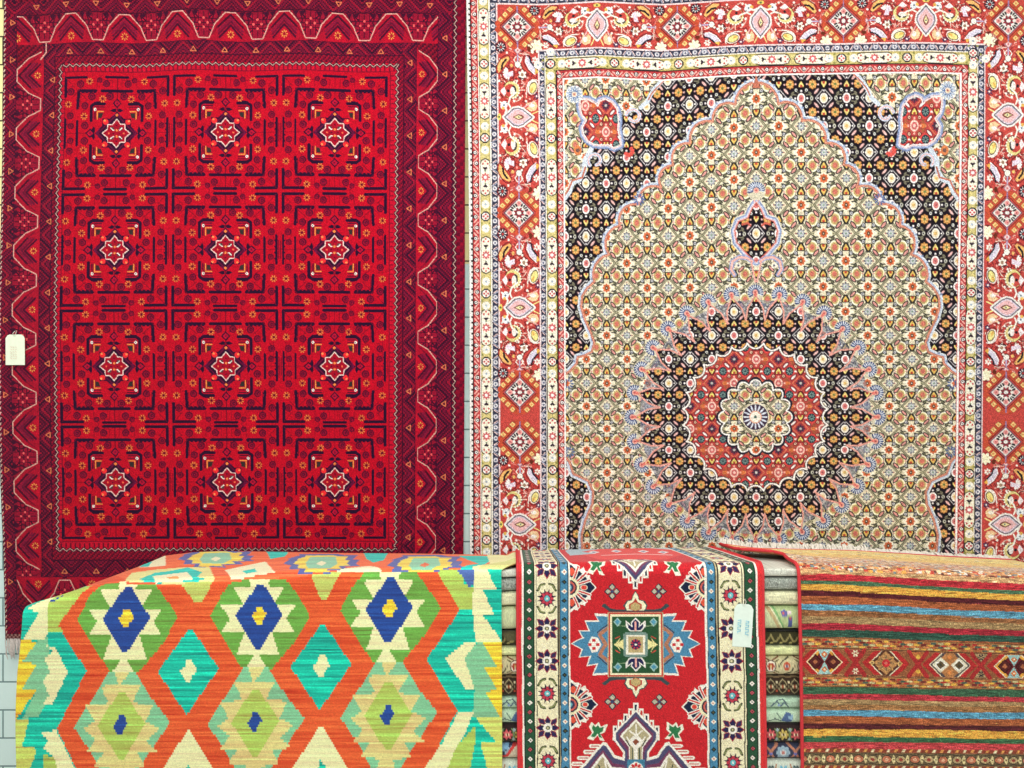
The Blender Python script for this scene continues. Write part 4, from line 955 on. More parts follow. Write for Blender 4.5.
# ------------------------------------------------------------------ striped rug
def paint_striped():
    c = Cloth(752, 400, 1112, 800, (150, 96, 52))
    def tilt(X, Y):
        f = np.interp(Y, [560, 585, 640, 700, 800], [10.5, 10, 7.5, 2.5, .5])
        s = np.interp(X, [800, 850, 960, 1024, 1110], [0, .06, .72, 1.0, 1.25])
        return f*s
    BR, OL, OG = (170, 84, 40), (164, 128, 74), (176, 84, 38)
    bands = [(300, (228, 70, 66)), (424, (255, 204, 96)), (470, (255, 186, 80)), (497, (244, 176, 104)), (513, (226, 180, 140)), (541, (206, 130, 80)), (570, (206, 150, 90)), (574, (206, 34, 44)), (580, (66, 112, 74)), (584, (244, 160, 40)), (590.5, (92, 26, 34)), (596, OG), (603, (74, 152, 184)), (609.5, (150, 90, 46)), (615, OL),
             (622.5, (182, 30, 46)), (628.5, (40, 84, 66)), (635.5, BR), (637.5, (150, 80, 50)), (647, (176, 110, 60)), (674.5, (176, 110, 60)), (685, BR), (686.5, (52, 100, 66)), (693.5, (198, 40, 52)), (699, OL), (704, (158, 104, 52)), (709.5, (70, 150, 186)), (716, OG), (721, (168, 82, 40)), (723.5, (92, 30, 36)), (728.5, (244, 160, 40)), (736, (50, 104, 62)), (741, (214, 54, 58)), (748, (140, 70, 44)), (752.5, (112, 92, 60)), (765, (140, 70, 44)), (769, (206, 54, 54)), (778, (238, 160, 30)), (786, (60, 110, 70))]
    by = np.array([b[0] for b in bands]); bc = np.array([b[1] for b in bands], float)
    i0 = np.arange(c.w); X = (np.arange(c.w) + .5)/RES + c.x0; Y = (np.arange(c.h) + .5)/RES + c.y0
    XX, YY = np.meshgrid(X, Y)
    # pattern is woven straight; this cloth hangs a little askew, so look it up along the slant
    Yw = YY - np.where(YY > 560, tilt(XX, YY), 10.5*np.interp(XX, [800, 850, 960, 1024, 1110], [0, .06, .72, 1.0, 1.25]))
    wob = np.repeat(np.cumsum(RNG.normal(0, .10, (c.h//6 + 2, c.w)), 1), 6, 0)[:c.h]; wob -= wob.mean(1, keepdims=True)
    wob = np.clip(wob, -1, 1)
    k = np.clip(np.searchsorted(by, Yw + wob*.6) - 1, 0, len(by) - 1)
    img = bc[k]
    # streaks
    n1 = RNG.normal(0, 1, (c.h, c.w//10 + 2)); xi = np.linspace(0, n1.shape[1] - 1.001, c.w); kk = xi.astype(int); f = xi - kk
    st = n1[:, kk]*(1 - f) + n1[:, kk + 1]*f
    for j in range(c.h): st[j] = np.roll(st[j], int(RNG.integers(0, c.w)))
    lumi = img.mean(2, keepdims=True); img = (img*.86 + lumi*.14) * (1 + .20*st[..., None])
    rare = RNG.random((c.h, c.w)) < .07
    c.img = (img/255).astype(np.float32); c.img[rare] *= 1.35
    flat = c.img.copy()
    # ornamental band drawn straight on a strip, then laid in
    s = Cloth(752, 560, 1112, 800, (170, 108, 58)); s.img[:] = 0
    BG = (168, 116, 64)
    P = [(190, 50, 44), (236, 176, 60), (70, 96, 84), (222, 130, 70), (120, 40, 40), (200, 190, 130), (176, 90, 50)]
    for y0, y1 in ((638, 646), (676.5, 684.5)):
        s.rect(752, y0 - 1, 1112, y1 + 1, BG)
        r = random.Random(3)
        for j, y in enumerate(np.arange(y0, y1 - 1, 2.1)):
            for i, x in enumerate(np.arange(760 + (j % 2)*3.4, 1110, 6.8)):
                s.rect(x, y, x + 5.2, y + 1.9, P[(i*3 + j*2 + int(i/6)) % 7])
        s.line([(752, y0 - 1.3), (1112, y0 - 1.3)], .7, (90, 44, 34)); s.line([(752, y1 + 1.3), (1112, y1 + 1.3)], .7, (90, 44, 34))
    yc, hh = 661, 12.6
    s.rect(752, yc - hh, 1112, yc + hh, (150, 88, 52)); s.line([(752, yc - hh - .6), (1112, yc - hh - .6)], .8, (70, 44, 36)); s.line([(752, yc + hh + .6), (1112, yc + hh + .6)], .8, (70, 44, 36))
    M0, IVt = (110, 26, 32), (238, 226, 180)
    def hexa(cx, w, kind):
        s.push(cx, yc)
        o = lambda w_, h_: [(-w_, 0), (-w_ + h_*.98, -h_), (w_ - h_*.98, -h_), (w_, 0), (w_ - h_*.98, h_), (-w_ + h_*.98, h_)]
        cols = {'a': [(186, 40, 40), IVt, (238, 160, 50), M0], 'b': [(186, 40, 40), IVt, (90, 50, 36), (184, 130, 74)], 'c': [(186, 40, 40), IVt, (84, 72, 76), (184, 120, 66)]}[kind]
        for q, cc in enumerate(cols):
            ww = w - q*2.4 - (3.2 if q else -1.2); s.poly(o(ww, hh), cc)
            if q == 1: s.poly(o(ww - 1.2, hh), cols[2])
        if kind == 'a':
            for t in (-1, 1):
                s.poly([(-7, t*hh), (0, 0), (7, t*hh)], (150, 196, 190)); s.dia(0, t*7.5, 3.4, (222, 110, 50)); s.dia(0, t*7.5, 1.4, IVt); s.dia(t*9, 0, 7, (92, 34, 34)); s.dia(t*9, 0, 2.6, (176, 100, 60)); s.line([(t*2, 0), (t*9, 7), (t*16, 0), (t*9, -7)], .8, (60, 20, 26), True)
        elif kind == 'b':
            for a in range(8):
                an = a*math.pi/4; s.line([(3*math.cos(an), 3*math.sin(an)), (8.5*math.cos(an), 8.5*math.sin(an))], .9, (100, 92, 66)); s.disc(9.4*math.cos(an), 9*math.sin(an), 1.2, (208, 150, 80), n=6)
            s.disc(0, 0, 4.0, (204, 40, 48)); s.disc(0, 0, 1.5, (236, 120, 100))
            for t in (-1, 1): s.dia(t*14, 0, 3, (208, 160, 90)); s.dia(t*14, 0, 1.2, (110, 90, 60))
        else:
            for t in (-1, 1):
                s.dia(t*9.2, 0, 8.6, (226, 216, 180)); s.dia(t*9.2, 0, 6.2, (250, 246, 220)); s.dia(t*9.2, 0, 4.4, (96, 80, 50)); s.dia(t*9.2, 0, 1.6, (60, 60, 50)); s.dia(0, t*8, 3, (226, 130, 60))
        s.pop()
    def gapf(cx, k):
        for t in (-1, 1):
            s.poly([(cx - 9, yc + t*hh), (cx, yc + t*1.5), (cx + 9, yc + t*hh)], [(150, 70, 60), (222, 140, 60), (150, 150, 96)][k]); s.poly([(cx - 5.6, yc + t*hh), (cx, yc + t*4.5), (cx + 5.6, yc + t*hh)], [(176, 60, 56), (184, 100, 50), (170, 140, 96)][k])
            if k != 1: s.petals(cx, yc + t*9, .8, 3.6, 1.6, 6, [IVt, IVt, (50, 40, 50)][k])
            else: s.disc(cx, yc + t*8, 2, (236, 180, 60))
        s.line([(cx - 9, yc - hh), (cx + 9, yc + hh)], 4.4, (176, 42, 42)); s.line([(cx - 9, yc + hh), (cx + 9, yc - hh)], 4.4, (176, 42, 42))
    seq = [(823.5, 24, 'a'), (885, 22.5, 'b'), (949, 26.5, 'c'), (1013, 26, 'a'), (1074, 22.5, 'b')]
    for cx, w, kd in seq: hexa(cx, w, kd)
    for cx, kq in ((854.5, 0), (917, 1), (980, 2), (1044, 0), (1103, 1), (793, 2)): gapf(cx, kq)
    # beaded band at the foot
    for y in (749.6, 766.4):
        s.rect(752, y - 1.6, 1112, y + 1.6, (150, 64, 44))
        for i, x in enumerate(np.arange(756, 1112, 7.6)): s.poly([(x, y + 1.6), (x + 2, y - 1.6), (x + 4.6, y - 1.6), (x + 3, y + 1.6)], (246, 226, 170) if i % 2 else (226, 150, 70))
    s.rect(752, 752, 1112, 764.6, (116, 96, 64))
    for i, x in enumerate(np.arange(760, 1112, 14)):
        s.disc(x, 758.2, 5.6, (70, 64, 50), 4.2); s.disc(x, 758.2, 4.6, (196, 110, 76) if i % 2 else (186, 160, 110), 3.4); s.disc(x, 758.2, 2.2, (226, 170, 130) if i % 2 else (160, 60, 50), 1.7)
        s.dia(x + 7, 758.2, 2.4, (226, 206, 140), 4.6); s.dia(x + 7, 758.2, 1, (100, 60, 50))
        s.line([(x - 7, 753), (x, 754), (x + 7, 753)], .8, (60, 56, 44)); s.line([(x - 7, 763.6), (x, 762.6), (x + 7, 763.6)], .8, (60, 56, 44))
    sj = ((Yw - s.y0)*RES).astype(int); ok = (sj >= 0) & (sj < s.h); sj = np.clip(sj, 0, s.h - 1)
    si = np.broadcast_to(np.arange(c.w)[None, :], sj.shape)
    lay = s.img[sj, si]; m = ok & (lay.sum(2) > 0)
    c.img[m] = lay[m] * (1 + .07*st[m][:, None])
    # rows of flecked pattern on the top of the pile
    r = random.Random(5)
    for _ in range(3600):
        u = r.uniform(755, 1110); v = r.uniform(508, 568) if r.random() < .85 else r.uniform(440, 568)
        v2 = v + float(10*np.interp(u, [800, 960, 1024, 1110], [0, .72, 1, 1.25]))
        cc = r.choice([(236, 226, 206), (120, 140, 140), (206, 70, 54), (236, 160, 70), (110, 60, 50), (240, 200, 150)])
        c.rect(u, v2, u + r.uniform(2, 5), v2 + r.uniform(1.2, 2.6), cc)
    # red selvage down the left edge
    c.dull(.86); c.wool(0.17)
    return c

# ------------------------------------------------------------------ folded rugs in the pile: what their front folds show
FOLDS = [  # front height range in cloth units, look
    (553, 585.5, 'greywhite'), (586.5, 598, 'grey'), (599, 611.8, 'cream'), (613, 634, 'green'), (636, 649, 'olive'), (650, 657.6, 'lime'),
    (658.6, 676.5, 'floral'), (677.5, 696, 'brown'), (697, 708, 'mint'), (709, 723, 'mintbird'), (724, 742, 'rose'), (743, 758, 'navy'), (759, 776, 'star'), (777, 796, 'cream2')]
BASE = dict(greywhite=(206, 210, 196), grey=(150, 158, 148), cream=(222, 224, 184), green=(206, 216, 170), olive=(64, 62, 40), lime=(214, 224, 164), floral=(206, 200, 160), brown=(58, 46, 36), mint=(178, 212, 184), mintbird=(190, 218, 188), rose=(50, 38, 38), navy=(60, 66, 88), star=(200, 212, 196), cream2=(214, 214, 180))
def paint_fold(kind, v0, v1):
    c = Cloth(20, v0 - 26, 1104, v1 + 26, BASE[kind]); m = (v0 + v1)/2; h = (v1 - v0)/2
    sp = ((509, 1), (781, 1.0))
    def P(x, f):
        c.push(x, m); f(); c.pop()
    def left(f): P(509, f)
    def right(f): P(781, f)
    if kind in ('greywhite', 'grey', 'cream', 'cream2', 'lime', 'mint'):
        n = RNG.normal(0, 1, (c.h, c.w//12 + 2)); k = (np.arange(c.w)//12)
        c.img *= (1 + .05*n[:, k])[..., None]
        if kind == 'grey': c.img *= (1 + RNG.normal(0, .16, (c.h, c.w, 1)))
        if kind in ('cream', 'greywhite', 'cream2'):
            for k in range(60): x = RNG.uniform(20, 1100); c.line([(x, m + RNG.uniform(-h, h)), (x + RNG.uniform(4, 12), m + RNG.uniform(-h, h))], .7, tuple(v*.86 for v in BASE[kind]))
    if kind == 'green':
        def f():
            c.line([(-12, -h), (1, h*.9)], 3.4, (196, 176, 130)); c.poly([(-9, -h), (2, h), (18, h), (18, -h)], (186, 206, 150)); c.line([(-6, -h), (5, h)], 2.0, (130, 180, 120)); c.line([(-9, -h), (4, h)], .9, (236, 236, 200))
            c.poly([(1, -6), (5, -8), (9, -5), (7, -1), (3, -2)], (110, 110, 170)); c.rect(8, -7, 12, -3, (240, 226, 226)); c.rect(9, -2, 13, 9, (84, 96, 150)); c.rect(10, 0, 12, 2, (190, 90, 90)); c.rect(3, -6, 5, -4, (210, 110, 110))
        right(f)
        for x in np.arange(40, 1100, 61): 
            if not 760 < x < 800 and not 500 < x < 520: P(x, f)
    elif kind == 'olive':
        for x in np.arange(24, 1104, 9.5):
            P(x, lambda: (c.line([(-4.7, 3), (-1, -3), (2, 3), (4.7, 3)], 1.6, (150, 142, 92)), c.disc(0, 5, 1.6, (180, 168, 110)), c.line([(-4, -6), (4, -6)], 1.0, (24, 24, 18))))
        c.poly([(500, m - h - 20), (518, m - h - 20), (518, m + 2), (508, m + 3), (500, m - h)], (96, 92, 66))
    elif kind == 'floral':
        c.img[:] = col((206, 200, 156))
        for i, x in enumerate(np.arange(34, 1104, 16)):
            x += 0
            def f():
                for s in (-1, 1): c.line([(-8, s*6), (0, s*2), (8, s*6)], 1.2, (104, 96, 66)); c.line([(-8, s*8.4), (0, s*5), (8, s*8.4)], 1.0, (120, 70, 50))
                c.disc(0, 0, 5.6, (70, 50, 40), 6.2); c.disc(0, 0, 4.7, (240, 234, 210), 5.2); c.petals(0, 0, 1, 4, 2, 6, (176, 72, 56)); c.disc(0, 0, 1.2, (220, 190, 120))
            def g():
                c.disc(0, 0, 3.4, (200, 90, 64), 4.2); c.disc(0, 0, 2.2, (220, 210, 190)); c.disc(0, 0, 1, (80, 110, 140)); c.line([(-8, 0), (-4, -5), (2, -8)], 1.2, (60, 60, 50)); c.line([(8, 0), (4, 6), (-2, 8)], 1.2, (60, 60, 50))
            P(x + 1.5 + (x > 600)*1.0, f if i % 2 == 0 else g)
    elif kind == 'brown':
        for i, x in enumerate(np.arange(29, 1104, 12)):
            def f():
                c.line([(-6, 0), (0, -7), (6, 0), (0, 7)], 1.1, (156, 146, 110), True); c.dia(0, 0, 2.6, (226, 214, 170)); c.dia(0, 0, 1.0, (176, 92, 60))
                for s in (-1, 1): c.line([(-6, s*8), (0, s*9), (6, s*8)], 1.0, (130, 110, 80)); c.disc(s*6, 4, 1.2, (176, 84, 60)); c.disc(s*6, -4, 1.0, (210, 200, 160))
            P(x, f)
    elif kind in ('mint', 'mintbird'):
        def f():
            c.line([(-8, 3), (-2, -2), (2, 3), (5, -1), (10, 4)], 1.4, (74, 96, 116)); c.line([(-2, -3), (4, -4), (8, 0)], .9, (60, 76, 90)); c.disc(0, 2, 1.3, (150, 180, 210))
        def g():
            c.poly([(2, 4), (7, -5), (12, -4), (13, 5), (9, 6)], (84, 110, 150)); c.poly([(8, 1), (14, -3), (14, 4)], (150, 190, 214)); c.line([(-12, 5), (-4, 2), (2, 4)], 1.0, (70, 90, 90)); c.line([(-2, -4), (2, 2)], 1.0, (110, 140, 120))
        for x in (509, 781, *np.arange(40, 490, 53), *np.arange(540, 760, 47), *np.arange(840, 1090, 50)): P(x, f if kind == 'mint' else g)
    elif kind == 'rose':
        for i, x in enumerate(np.arange(29, 1104, 12.6)):
            def f():
                c.petals(0, 0, 1, 5.6, 2.6, 7, (196, 176, 96) if i % 3 == 0 else (206, 96, 100)); c.disc(0, 0, 2, (240, 230, 190)); c.disc(0, 0, .9, (60, 50, 40))
                for s in (-1, 1): c.line([(s*4, -6), (s*7, 0), (s*4, 7)], 1.1, (110, 130, 84)); c.disc(s*6, s*5, 1.5, (150, 170, 170))
            P(x, f)
    elif kind == 'navy':
        for i, x in enumerate(np.arange(41, 1104, 24.8)):
            def f():
                c.petals(0, 1, 1.4, 7.4, 4, 8, (150, 176, 190)); c.disc(0, 1, 3, (206, 214, 214)); c.disc(0, 1, 1.6, (196, 130, 120))
                for s in (-1, 1): c.line([(s*5, -8), (s*13, 0), (s*8, 8)], 2.2, (190, 130, 104)); c.disc(s*12.4, 2, 1.8, (110, 120, 190))
            P(x + (785 - 785), f)
        c.poly([(500, m + h + 8), (507, m + 2), (512, m - 3), (518, m - h - 6), (522, m - h), (522, m + h + 8)], (206, 196, 170)); c.line([(500, m + 6), (507, m + 4), (514, m - 6), (520, m - 10)], 3, (206, 70, 66)); c.poly([(498, m - h - 9), (512, m - h - 9), (508, m - 3), (498, m + 1)], (130, 176, 206))
    elif kind == 'star':
        for i, x in enumerate(np.arange(41, 1104, 24.8)):
            def f():
                c.petals(0, 2, 1.4, 6.4, 3.4, 6, (110, 184, 206)); c.disc(0, 2, 1.8, (230, 240, 240))
                for s in (-1, 1): c.line([(s*7, -5), (s*9, 3), (s*6, 9)], 1.2, (176, 120, 84)); c.disc(s*11, -2, 1.6, (60, 84, 90))
            P(x, f)
    c.wool(.06)
    return c

# ------------------------------------------------------------------ building meshes
C = bpy.context.scene.collection
def lin(a):
    a = np.clip(a, 0, 1); return np.where(a <= 0.04045, a/12.92, ((a + 0.055)/1.055)**2.4)

def mesh_from(name, verts, faces_idx, faces_len, colors, mat, parent=None, smooth=True):
    me = bpy.data.meshes.new(name)
    me.vertices.add(len(verts)); me.vertices.foreach_set('co', np.ascontiguousarray(verts, dtype=np.float32).ravel())
    fl = np.asarray(faces_len, np.int32); me.loops.add(len(faces_idx)); me.loops.foreach_set('vertex_index', np.asarray(faces_idx, np.int32))
    me.polygons.add(len(fl)); me.polygons.foreach_set('loop_start', np.concatenate([[0], np.cumsum(fl)[:-1]]).astype(np.int32))
    try: me.polygons.foreach_set('loop_total', fl)
    except Exception: pass
    me.polygons.foreach_set('use_smooth', np.full(len(fl), smooth))
    me.update(calc_edges=True); me.validate()
    if colors is not None:
        at = me.color_attributes.new('Dye', 'FLOAT_COLOR', 'POINT')
        rgba = np.ones((len(verts), 4), np.float32); rgba[:, :3] = lin(colors)
        at.data.foreach_set('color', rgba.ravel())
    me.materials.append(mat)
    o = bpy.data.objects.new(name, me); C.objects.link(o)
    if parent is not None: o.parent = parent
    return o

def cloth_mesh(name, P, colors, thick, mat, back, parent=None, st=8, flip=False):
    """P (rows, cols, 3): the pile side, woven point by point; closed with edges and a coarser backing"""
    nr, nc = P.shape[:2]; nr = (nr - 1)//st*st + 1; nc = (nc - 1)//st*st + 1
    P = P[:nr, :nc]; colors = colors[:nr, :nc]
    du = np.gradient(P, axis=1); dv = np.gradient(P, axis=0); N = np.cross(dv, du)
    N /= np.linalg.norm(N, axis=2, keepdims=True) + 1e-12
    if flip: N = -N
    Q = P[::st, ::st] - N[::st, ::st]*thick
    br, bc = Q.shape[:2]
    idx = np.arange(nr*nc).reshape(nr, nc); bi = nr*nc + np.arange(br*bc).reshape(br, bc)
    fq = np.stack([idx[:-1, :-1], idx[1:, :-1], idx[1:, 1:], idx[:-1, 1:]], -1).reshape(-1, 4)
    bq = np.stack([bi[:-1, :-1], bi[:-1, 1:], bi[1:, 1:], bi[1:, :-1]], -1).reshape(-1, 4)
    loops = [fq.ravel(), bq.ravel()]; lens = [np.full(len(fq), 4), np.full(len(bq), 4)]
    def edge(fr, bk):
        f = []
        for k in range(len(bk) - 1):
            f.append(list(fr[k*st:(k + 1)*st + 1]) + [bk[k + 1], bk[k]])
        loops.append(np.array(f).ravel()); lens.append(np.full(len(f), st + 3))
    edge(idx[0, :], bi[0, :]); edge(idx[-1, ::-1], bi[-1, ::-1]); edge(idx[::-1, 0], bi[::-1, 0]); edge(idx[:, -1], bi[:, -1])
    V = np.concatenate([P.reshape(-1, 3), Q.reshape(-1, 3)])
    col_ = np.concatenate([colors.reshape(-1, 3), np.tile(col(back), (br*bc, 1))])
    return mesh_from(name, V, np.concatenate(loops), np.concatenate(lens), col_, mat, parent)

def tag(o, label, cat, group=None):
    o['label'] = label; o['category'] = cat
    if group: o['group'] = group
    return o
def empty(name, loc):
    o = bpy.data.objects.new(name, None); o.location = loc; o.empty_display_size = .1; C.objects.link(o); return o
def under(root, o):
    """parent a part built in world coordinates"""
    o.parent = root; o.matrix_parent_inverse = root.matrix_world.inverted() if False else __import__('mathutils').Matrix.Translation(-root.location)
    return o

# ------------------------------------------------------------------ materials
def wool_mat(name, bump=0.5, scale=900.0, sheen=0.15, rough=0.95, streaky=False):
    m = bpy.data.materials.new(name); m.use_nodes = True; nt = m.node_tree; b = nt.nodes['Principled BSDF']
    a = nt.nodes.new('ShaderNodeAttribute'); a.attribute_name = 'Dye'
    tc = nt.nodes.new('ShaderNodeTexCoord')
    n = nt.nodes.new('ShaderNodeTexNoise'); n.inputs['Scale'].default_value = scale; n.inputs['Detail'].default_value = 2
    if streaky:
        mp = nt.nodes.new('ShaderNodeMapping'); mp.inputs['Scale'].default_value = (0.12, 1, 1); nt.links.new(tc.outputs['Object'], mp.inputs[0]); nt.links.new(mp.outputs[0], n.inputs['Vector'])
    else: nt.links.new(tc.outputs['Object'], n.inputs['Vector'])
    r = nt.nodes.new('ShaderNodeMapRange'); r.inputs[3].default_value = 0.86; r.inputs[4].default_value = 1.14
    nt.links.new(n.outputs['Fac'], r.inputs[0])
    mx = nt.nodes.new('ShaderNodeVectorMath'); mx.operation = 'SCALE'
    nt.links.new(a.outputs['Color'], mx.inputs[0]); nt.links.new(r.outputs[0], mx.inputs['Scale'])
    nt.links.new(mx.outputs[0], b.inputs['Base Color'])
    bp = nt.nodes.new('ShaderNodeBump'); bp.inputs['Strength'].default_value = bump; bp.inputs['Distance'].default_value = 0.0015
    nt.links.new(n.outputs['Fac'], bp.inputs['Height']); nt.links.new(bp.outputs[0], b.inputs['Normal'])
    b.inputs['Roughness'].default_value = rough; b.inputs['Specular IOR Level'].default_value = 0.08
    b.inputs['Sheen Weight'].default_value = sheen; b.inputs['Sheen Roughness'].default_value = .5
    return m
def flat_mat(name, rgb, rough=.8, noise=0.0, scale=60):
    m = bpy.data.materials.new(name); m.use_nodes = True; nt = m.node_tree; b = nt.nodes['Principled BSDF']
    L = tuple(float(v) for v in lin(np.array(rgb)/255.0))
    if noise:
        tc = nt.nodes.new('ShaderNodeTexCoord'); n = nt.nodes.new('ShaderNodeTexNoise'); n.inputs['Scale'].default_value = scale
        nt.links.new(tc.outputs['Object'], n.inputs['Vector']); rp = nt.nodes.new('ShaderNodeValToRGB')
        rp.color_ramp.elements[0].position = .3; rp.color_ramp.elements[1].position = .7
        rp.color_ramp.elements[0].color = (*[v*(1 - noise) for v in L], 1); rp.color_ramp.elements[1].color = (*[min(1, v*(1 + noise)) for v in L], 1)
        nt.links.new(n.outputs['Fac'], rp.inputs[0]); nt.links.new(rp.outputs[0], b.inputs['Base Color'])
    else: b.inputs['Base Color'].default_value = (*L, 1)
    b.inputs['Roughness'].default_value = rough; b.inputs['Specular IOR Level'].default_value = .2
    return m
M_WOOL = wool_mat('knotted_wool', .6, 700); M_KILIM = wool_mat('flat_woven_wool', .5, 420, .1, streaky=True); M_FOLD = wool_mat('folded_wool', .6, 500)
M_FRINGE = flat_mat('cotton_fringe', (236, 232, 222), .9, .1, 200); M_CORD = flat_mat('red_bound_edge', (208, 60, 66), .9, .12, 300)
M_FRINGE2 = flat_mat('grey_fringe', (214, 206, 200), .9, .15, 200)
M_PAPER = flat_mat('tag_card', (236, 246, 222), .7, .03, 80); M_PAPER2 = flat_mat('tag_card_cool', (228, 246, 234), .7, .03, 80)
M_INKR = flat_mat('faded_red_ink', (226, 206, 186), .8); M_INKB = flat_mat('pale_blue_ink', (140, 206, 226), .8); M_STRING = flat_mat('cotton_string', (240, 240, 226), .9)

# ------------------------------------------------------------------ wall rugs
KW, YW = 0.004, 3.2                # metres per unit at the wall rugs; their distance
def wall_xyz(u, v, d): return np.stack([(u - 512.0)*KW, d, EYE - (v - 384.0)*KW], -1)
def grid(u0, u1, v0, v1, nu, nv):
    return np.meshgrid(np.linspace(u0, u1, nu), np.linspace(v0, v1, nv))

def table(us, vs, T_, U, V):
    iu = np.clip(np.interp(U, us, range(len(us))), 0, len(us) - 1.0001); iv = np.clip(np.interp(V, vs, range(len(vs))), 0, len(vs) - 1.0001)
    a = iu.astype(int); b = iv.astype(int); fu = iu - a; fv = iv - b; T_ = np.array(T_, float)
    return (T_[b, a]*(1 - fu) + T_[b, a + 1]*fu)*(1 - fv) + (T_[b + 1, a]*(1 - fu) + T_[b + 1, a + 1]*fu)*fv

def build_crimson():
    c = paint_crimson()
    U, V = grid(4, 466, -40, 640, 921, 1361)
    colr = c.sample(U, V)
    dx = table([4, 60, 240, 400, 466], [-40, 0, 75, 190, 310, 400, 480, 560, 640], [
        [0, 0, 0, 0, 0], [0, 0, 0, 0, 0], [-1.5, 1.5, 0, 0, -.5], [-2.5, -1.5, 0, -.6, -1], [-4, -2.6, .3, -1, -1], [-3, -1.8, .8, -1.2, -1.6], [-1.6, -.4, 1.2, -1.5, -2], [1, -.6, 1.2, -2, -2.6], [2, 0, 1.2, -2, -3]], U, V)
    dy = -3.2*np.sin(np.pi*np.clip((U - 60)/360, 0, 1))*np.exp(-np.maximum(V, 0)/160) + 1.6*np.sin(U/17.0)*np.exp(-np.maximum(V, 0)/70)
    dep = YW - .006 + .007*np.sin(U/19.0 + V/160.0)*np.exp(-np.maximum(V + 40, 0)/170) + .004*np.sin(U/70.0 + 1.2)*np.cos(V/150.0) + .004*np.sin(V/90 + U/200)
    root = empty('hanging_rug', (-1.1, YW, EYE + .4))
    tag(root, 'tall crimson rug with rows of white outlined stars hanging on the wall', 'rug')
    o = cloth_mesh('rug_field', wall_xyz(U + dx, V + dy, dep), colr, .008, M_WOOL, (120, 30, 40)); under(root, o)
    # knotted fringe at the foot
    vs, fs, ln = [], [], []
    r = random.Random(2)
    for i in range(330):
        u = 6 + i*1.39; L = r.uniform(14, 21); sw = r.uniform(-2.2, 2.2)
        pts = [(u + 1.5 + sw*t*t + (0 if t < .3 else r.uniform(-.3, .3)), 638 + L*t, YW - .010 - .004*math.sin(3*t) + r.uniform(-.003, .003)) for t in (0, .3, .6, .85, 1)]
        base = len(vs); w = r.uniform(.4, .8)
        for k, (a, b, d) in enumerate(pts):
            ww = w*(1 if k < 4 else .4)
            for q in range(4):
                an = q*math.pi/2 + .4
                vs.append(wall_xyz(np.float64(a + ww*math.cos(an)), np.float64(b), np.float64(d + ww*.004*math.sin(an))))
        for k in range(4):
            for q in range(4): fs += [base + k*4 + q, base + k*4 + (q + 1) % 4, base + k*4 + 4 + (q + 1) % 4, base + k*4 + 4 + q]; ln.append(4)
    fr = mesh_from('fringe', np.array(vs), fs, ln, None, M_FRINGE2); fr['kind'] = 'stuff'; fr['label'] = 'pale knotted fringe'; under(root, fr)
    return root

def build_arch():
    c = paint_arch()
    U, V = grid(466.5, 1074.5, -40, 648, 1217, 1377)
    colr = c.sample(U, V)
    dx = table([467, 565, 755, 957, 1030, 1076], [-40, 0, 150, 270, 540, 648], [[0]*6, [0]*6, [2, 1.5, 0, 0, -1, -1], [3, 2, 0, -1.5, -1, -1], [3.5, 2.8, 0, -4, -1.5, -1], [4, 3, 0, -4.5, -2, -2]], U, V)
    f = np.interp(V, [80, 135], [1, 0])
    dy = np.interp(U, [466, 537, 567, 597, 631, 662, 694, 725, 756, 800, 864, 925, 986, 1076], [1, 1, -.6, -2, 0, .9, -1.5, -3, -4, -5, -5.5, -6.2, -4.7, -5])*f
    dep = YW - .006 + .005*np.sin(U/21.0 + V/190)*np.exp(-np.maximum(V + 40, 0)/150) + .004*np.sin(U/83.0)*np.cos(V/170.0)
    o = cloth_mesh('hanging_rug', wall_xyz(U + dx, V + dy, dep), colr, .008, M_WOOL, (150, 120, 100))
    return tag(o, 'large cream and navy wall rug with a scalloped arch and round star medallion', 'rug')

# ------------------------------------------------------------------ cloth draped over the pile
def drape_xyz(U, V, lift=0.0):
    """front face, rounded edge, then back across the top; lift = raised off the pile"""
    vc = crest(U); hf = front_h(U); hb = back_h(U)
    vf = V - vc
    r = RC
    a = np.clip((ARC0 - vf)/(ARC0 - ARC1), 0, 1)*math.pi/2
    top = np.maximum(ARC1 - vf, 0)*KF
    d = np.where(vf >= ARC0, DF, DF + r - r*np.cos(a) + top)
    zf = -(V - 384.0)*KF
    zt = -hf - r + r*np.sin(a)
    slope = (hb - hf)/(DB - DF)
    zt = zt - slope*np.maximum(d - DF - r*.2, 0)
    z = np.where(vf >= ARC0, zf, zt)
    # outward lift
    ny = -np.cos(a); nz = np.sin(a)
    ny = np.where(vf >= ARC0, -1, ny); nz = np.where(vf >= ARC0, 0, nz)
    X = (U - 512.0)*KF
    return np.stack([X, d + ny*lift, EYE + z + nz*lift], -1)

def vrange(U, dmax): return crest(U) + ARC1 - (dmax - DF - RC)/KF

def build_kilim():
    c = paint_kilim()
    nv, nu = 777, 993
    W = np.linspace(0, 1, nu)[None, :]; V0 = np.linspace(426, 798, nv)[:, None]
    uL = np.interp(V0, [420, 800], [18, 17]) + 1.2*np.sin(V0/30.0) + np.interp(V0, [600, 660, 800], [4, 0, -1.5])
    uR = np.interp(V0, [420, 560, 568, 576, 800], [519, 518, 512, 501.5, 502.4])
    U = uL + (uR - uL)*W; vt = vrange(U, 3.125); V = vt + (798 - vt)*(V0 - 426)/(798 - 426)
    lift = .0015*np.sin(U/37.0)*np.cos(V/45.0) + .0010
    P = drape_xyz(U, V, lift)
    o = cloth_mesh('kilim', P, c.sample(U, V), .005, M_KILIM, (200, 150, 90))
    return tag(o, 'orange green and blue flatwoven kilim with stepped diamonds draped over the pile', 'kilim')

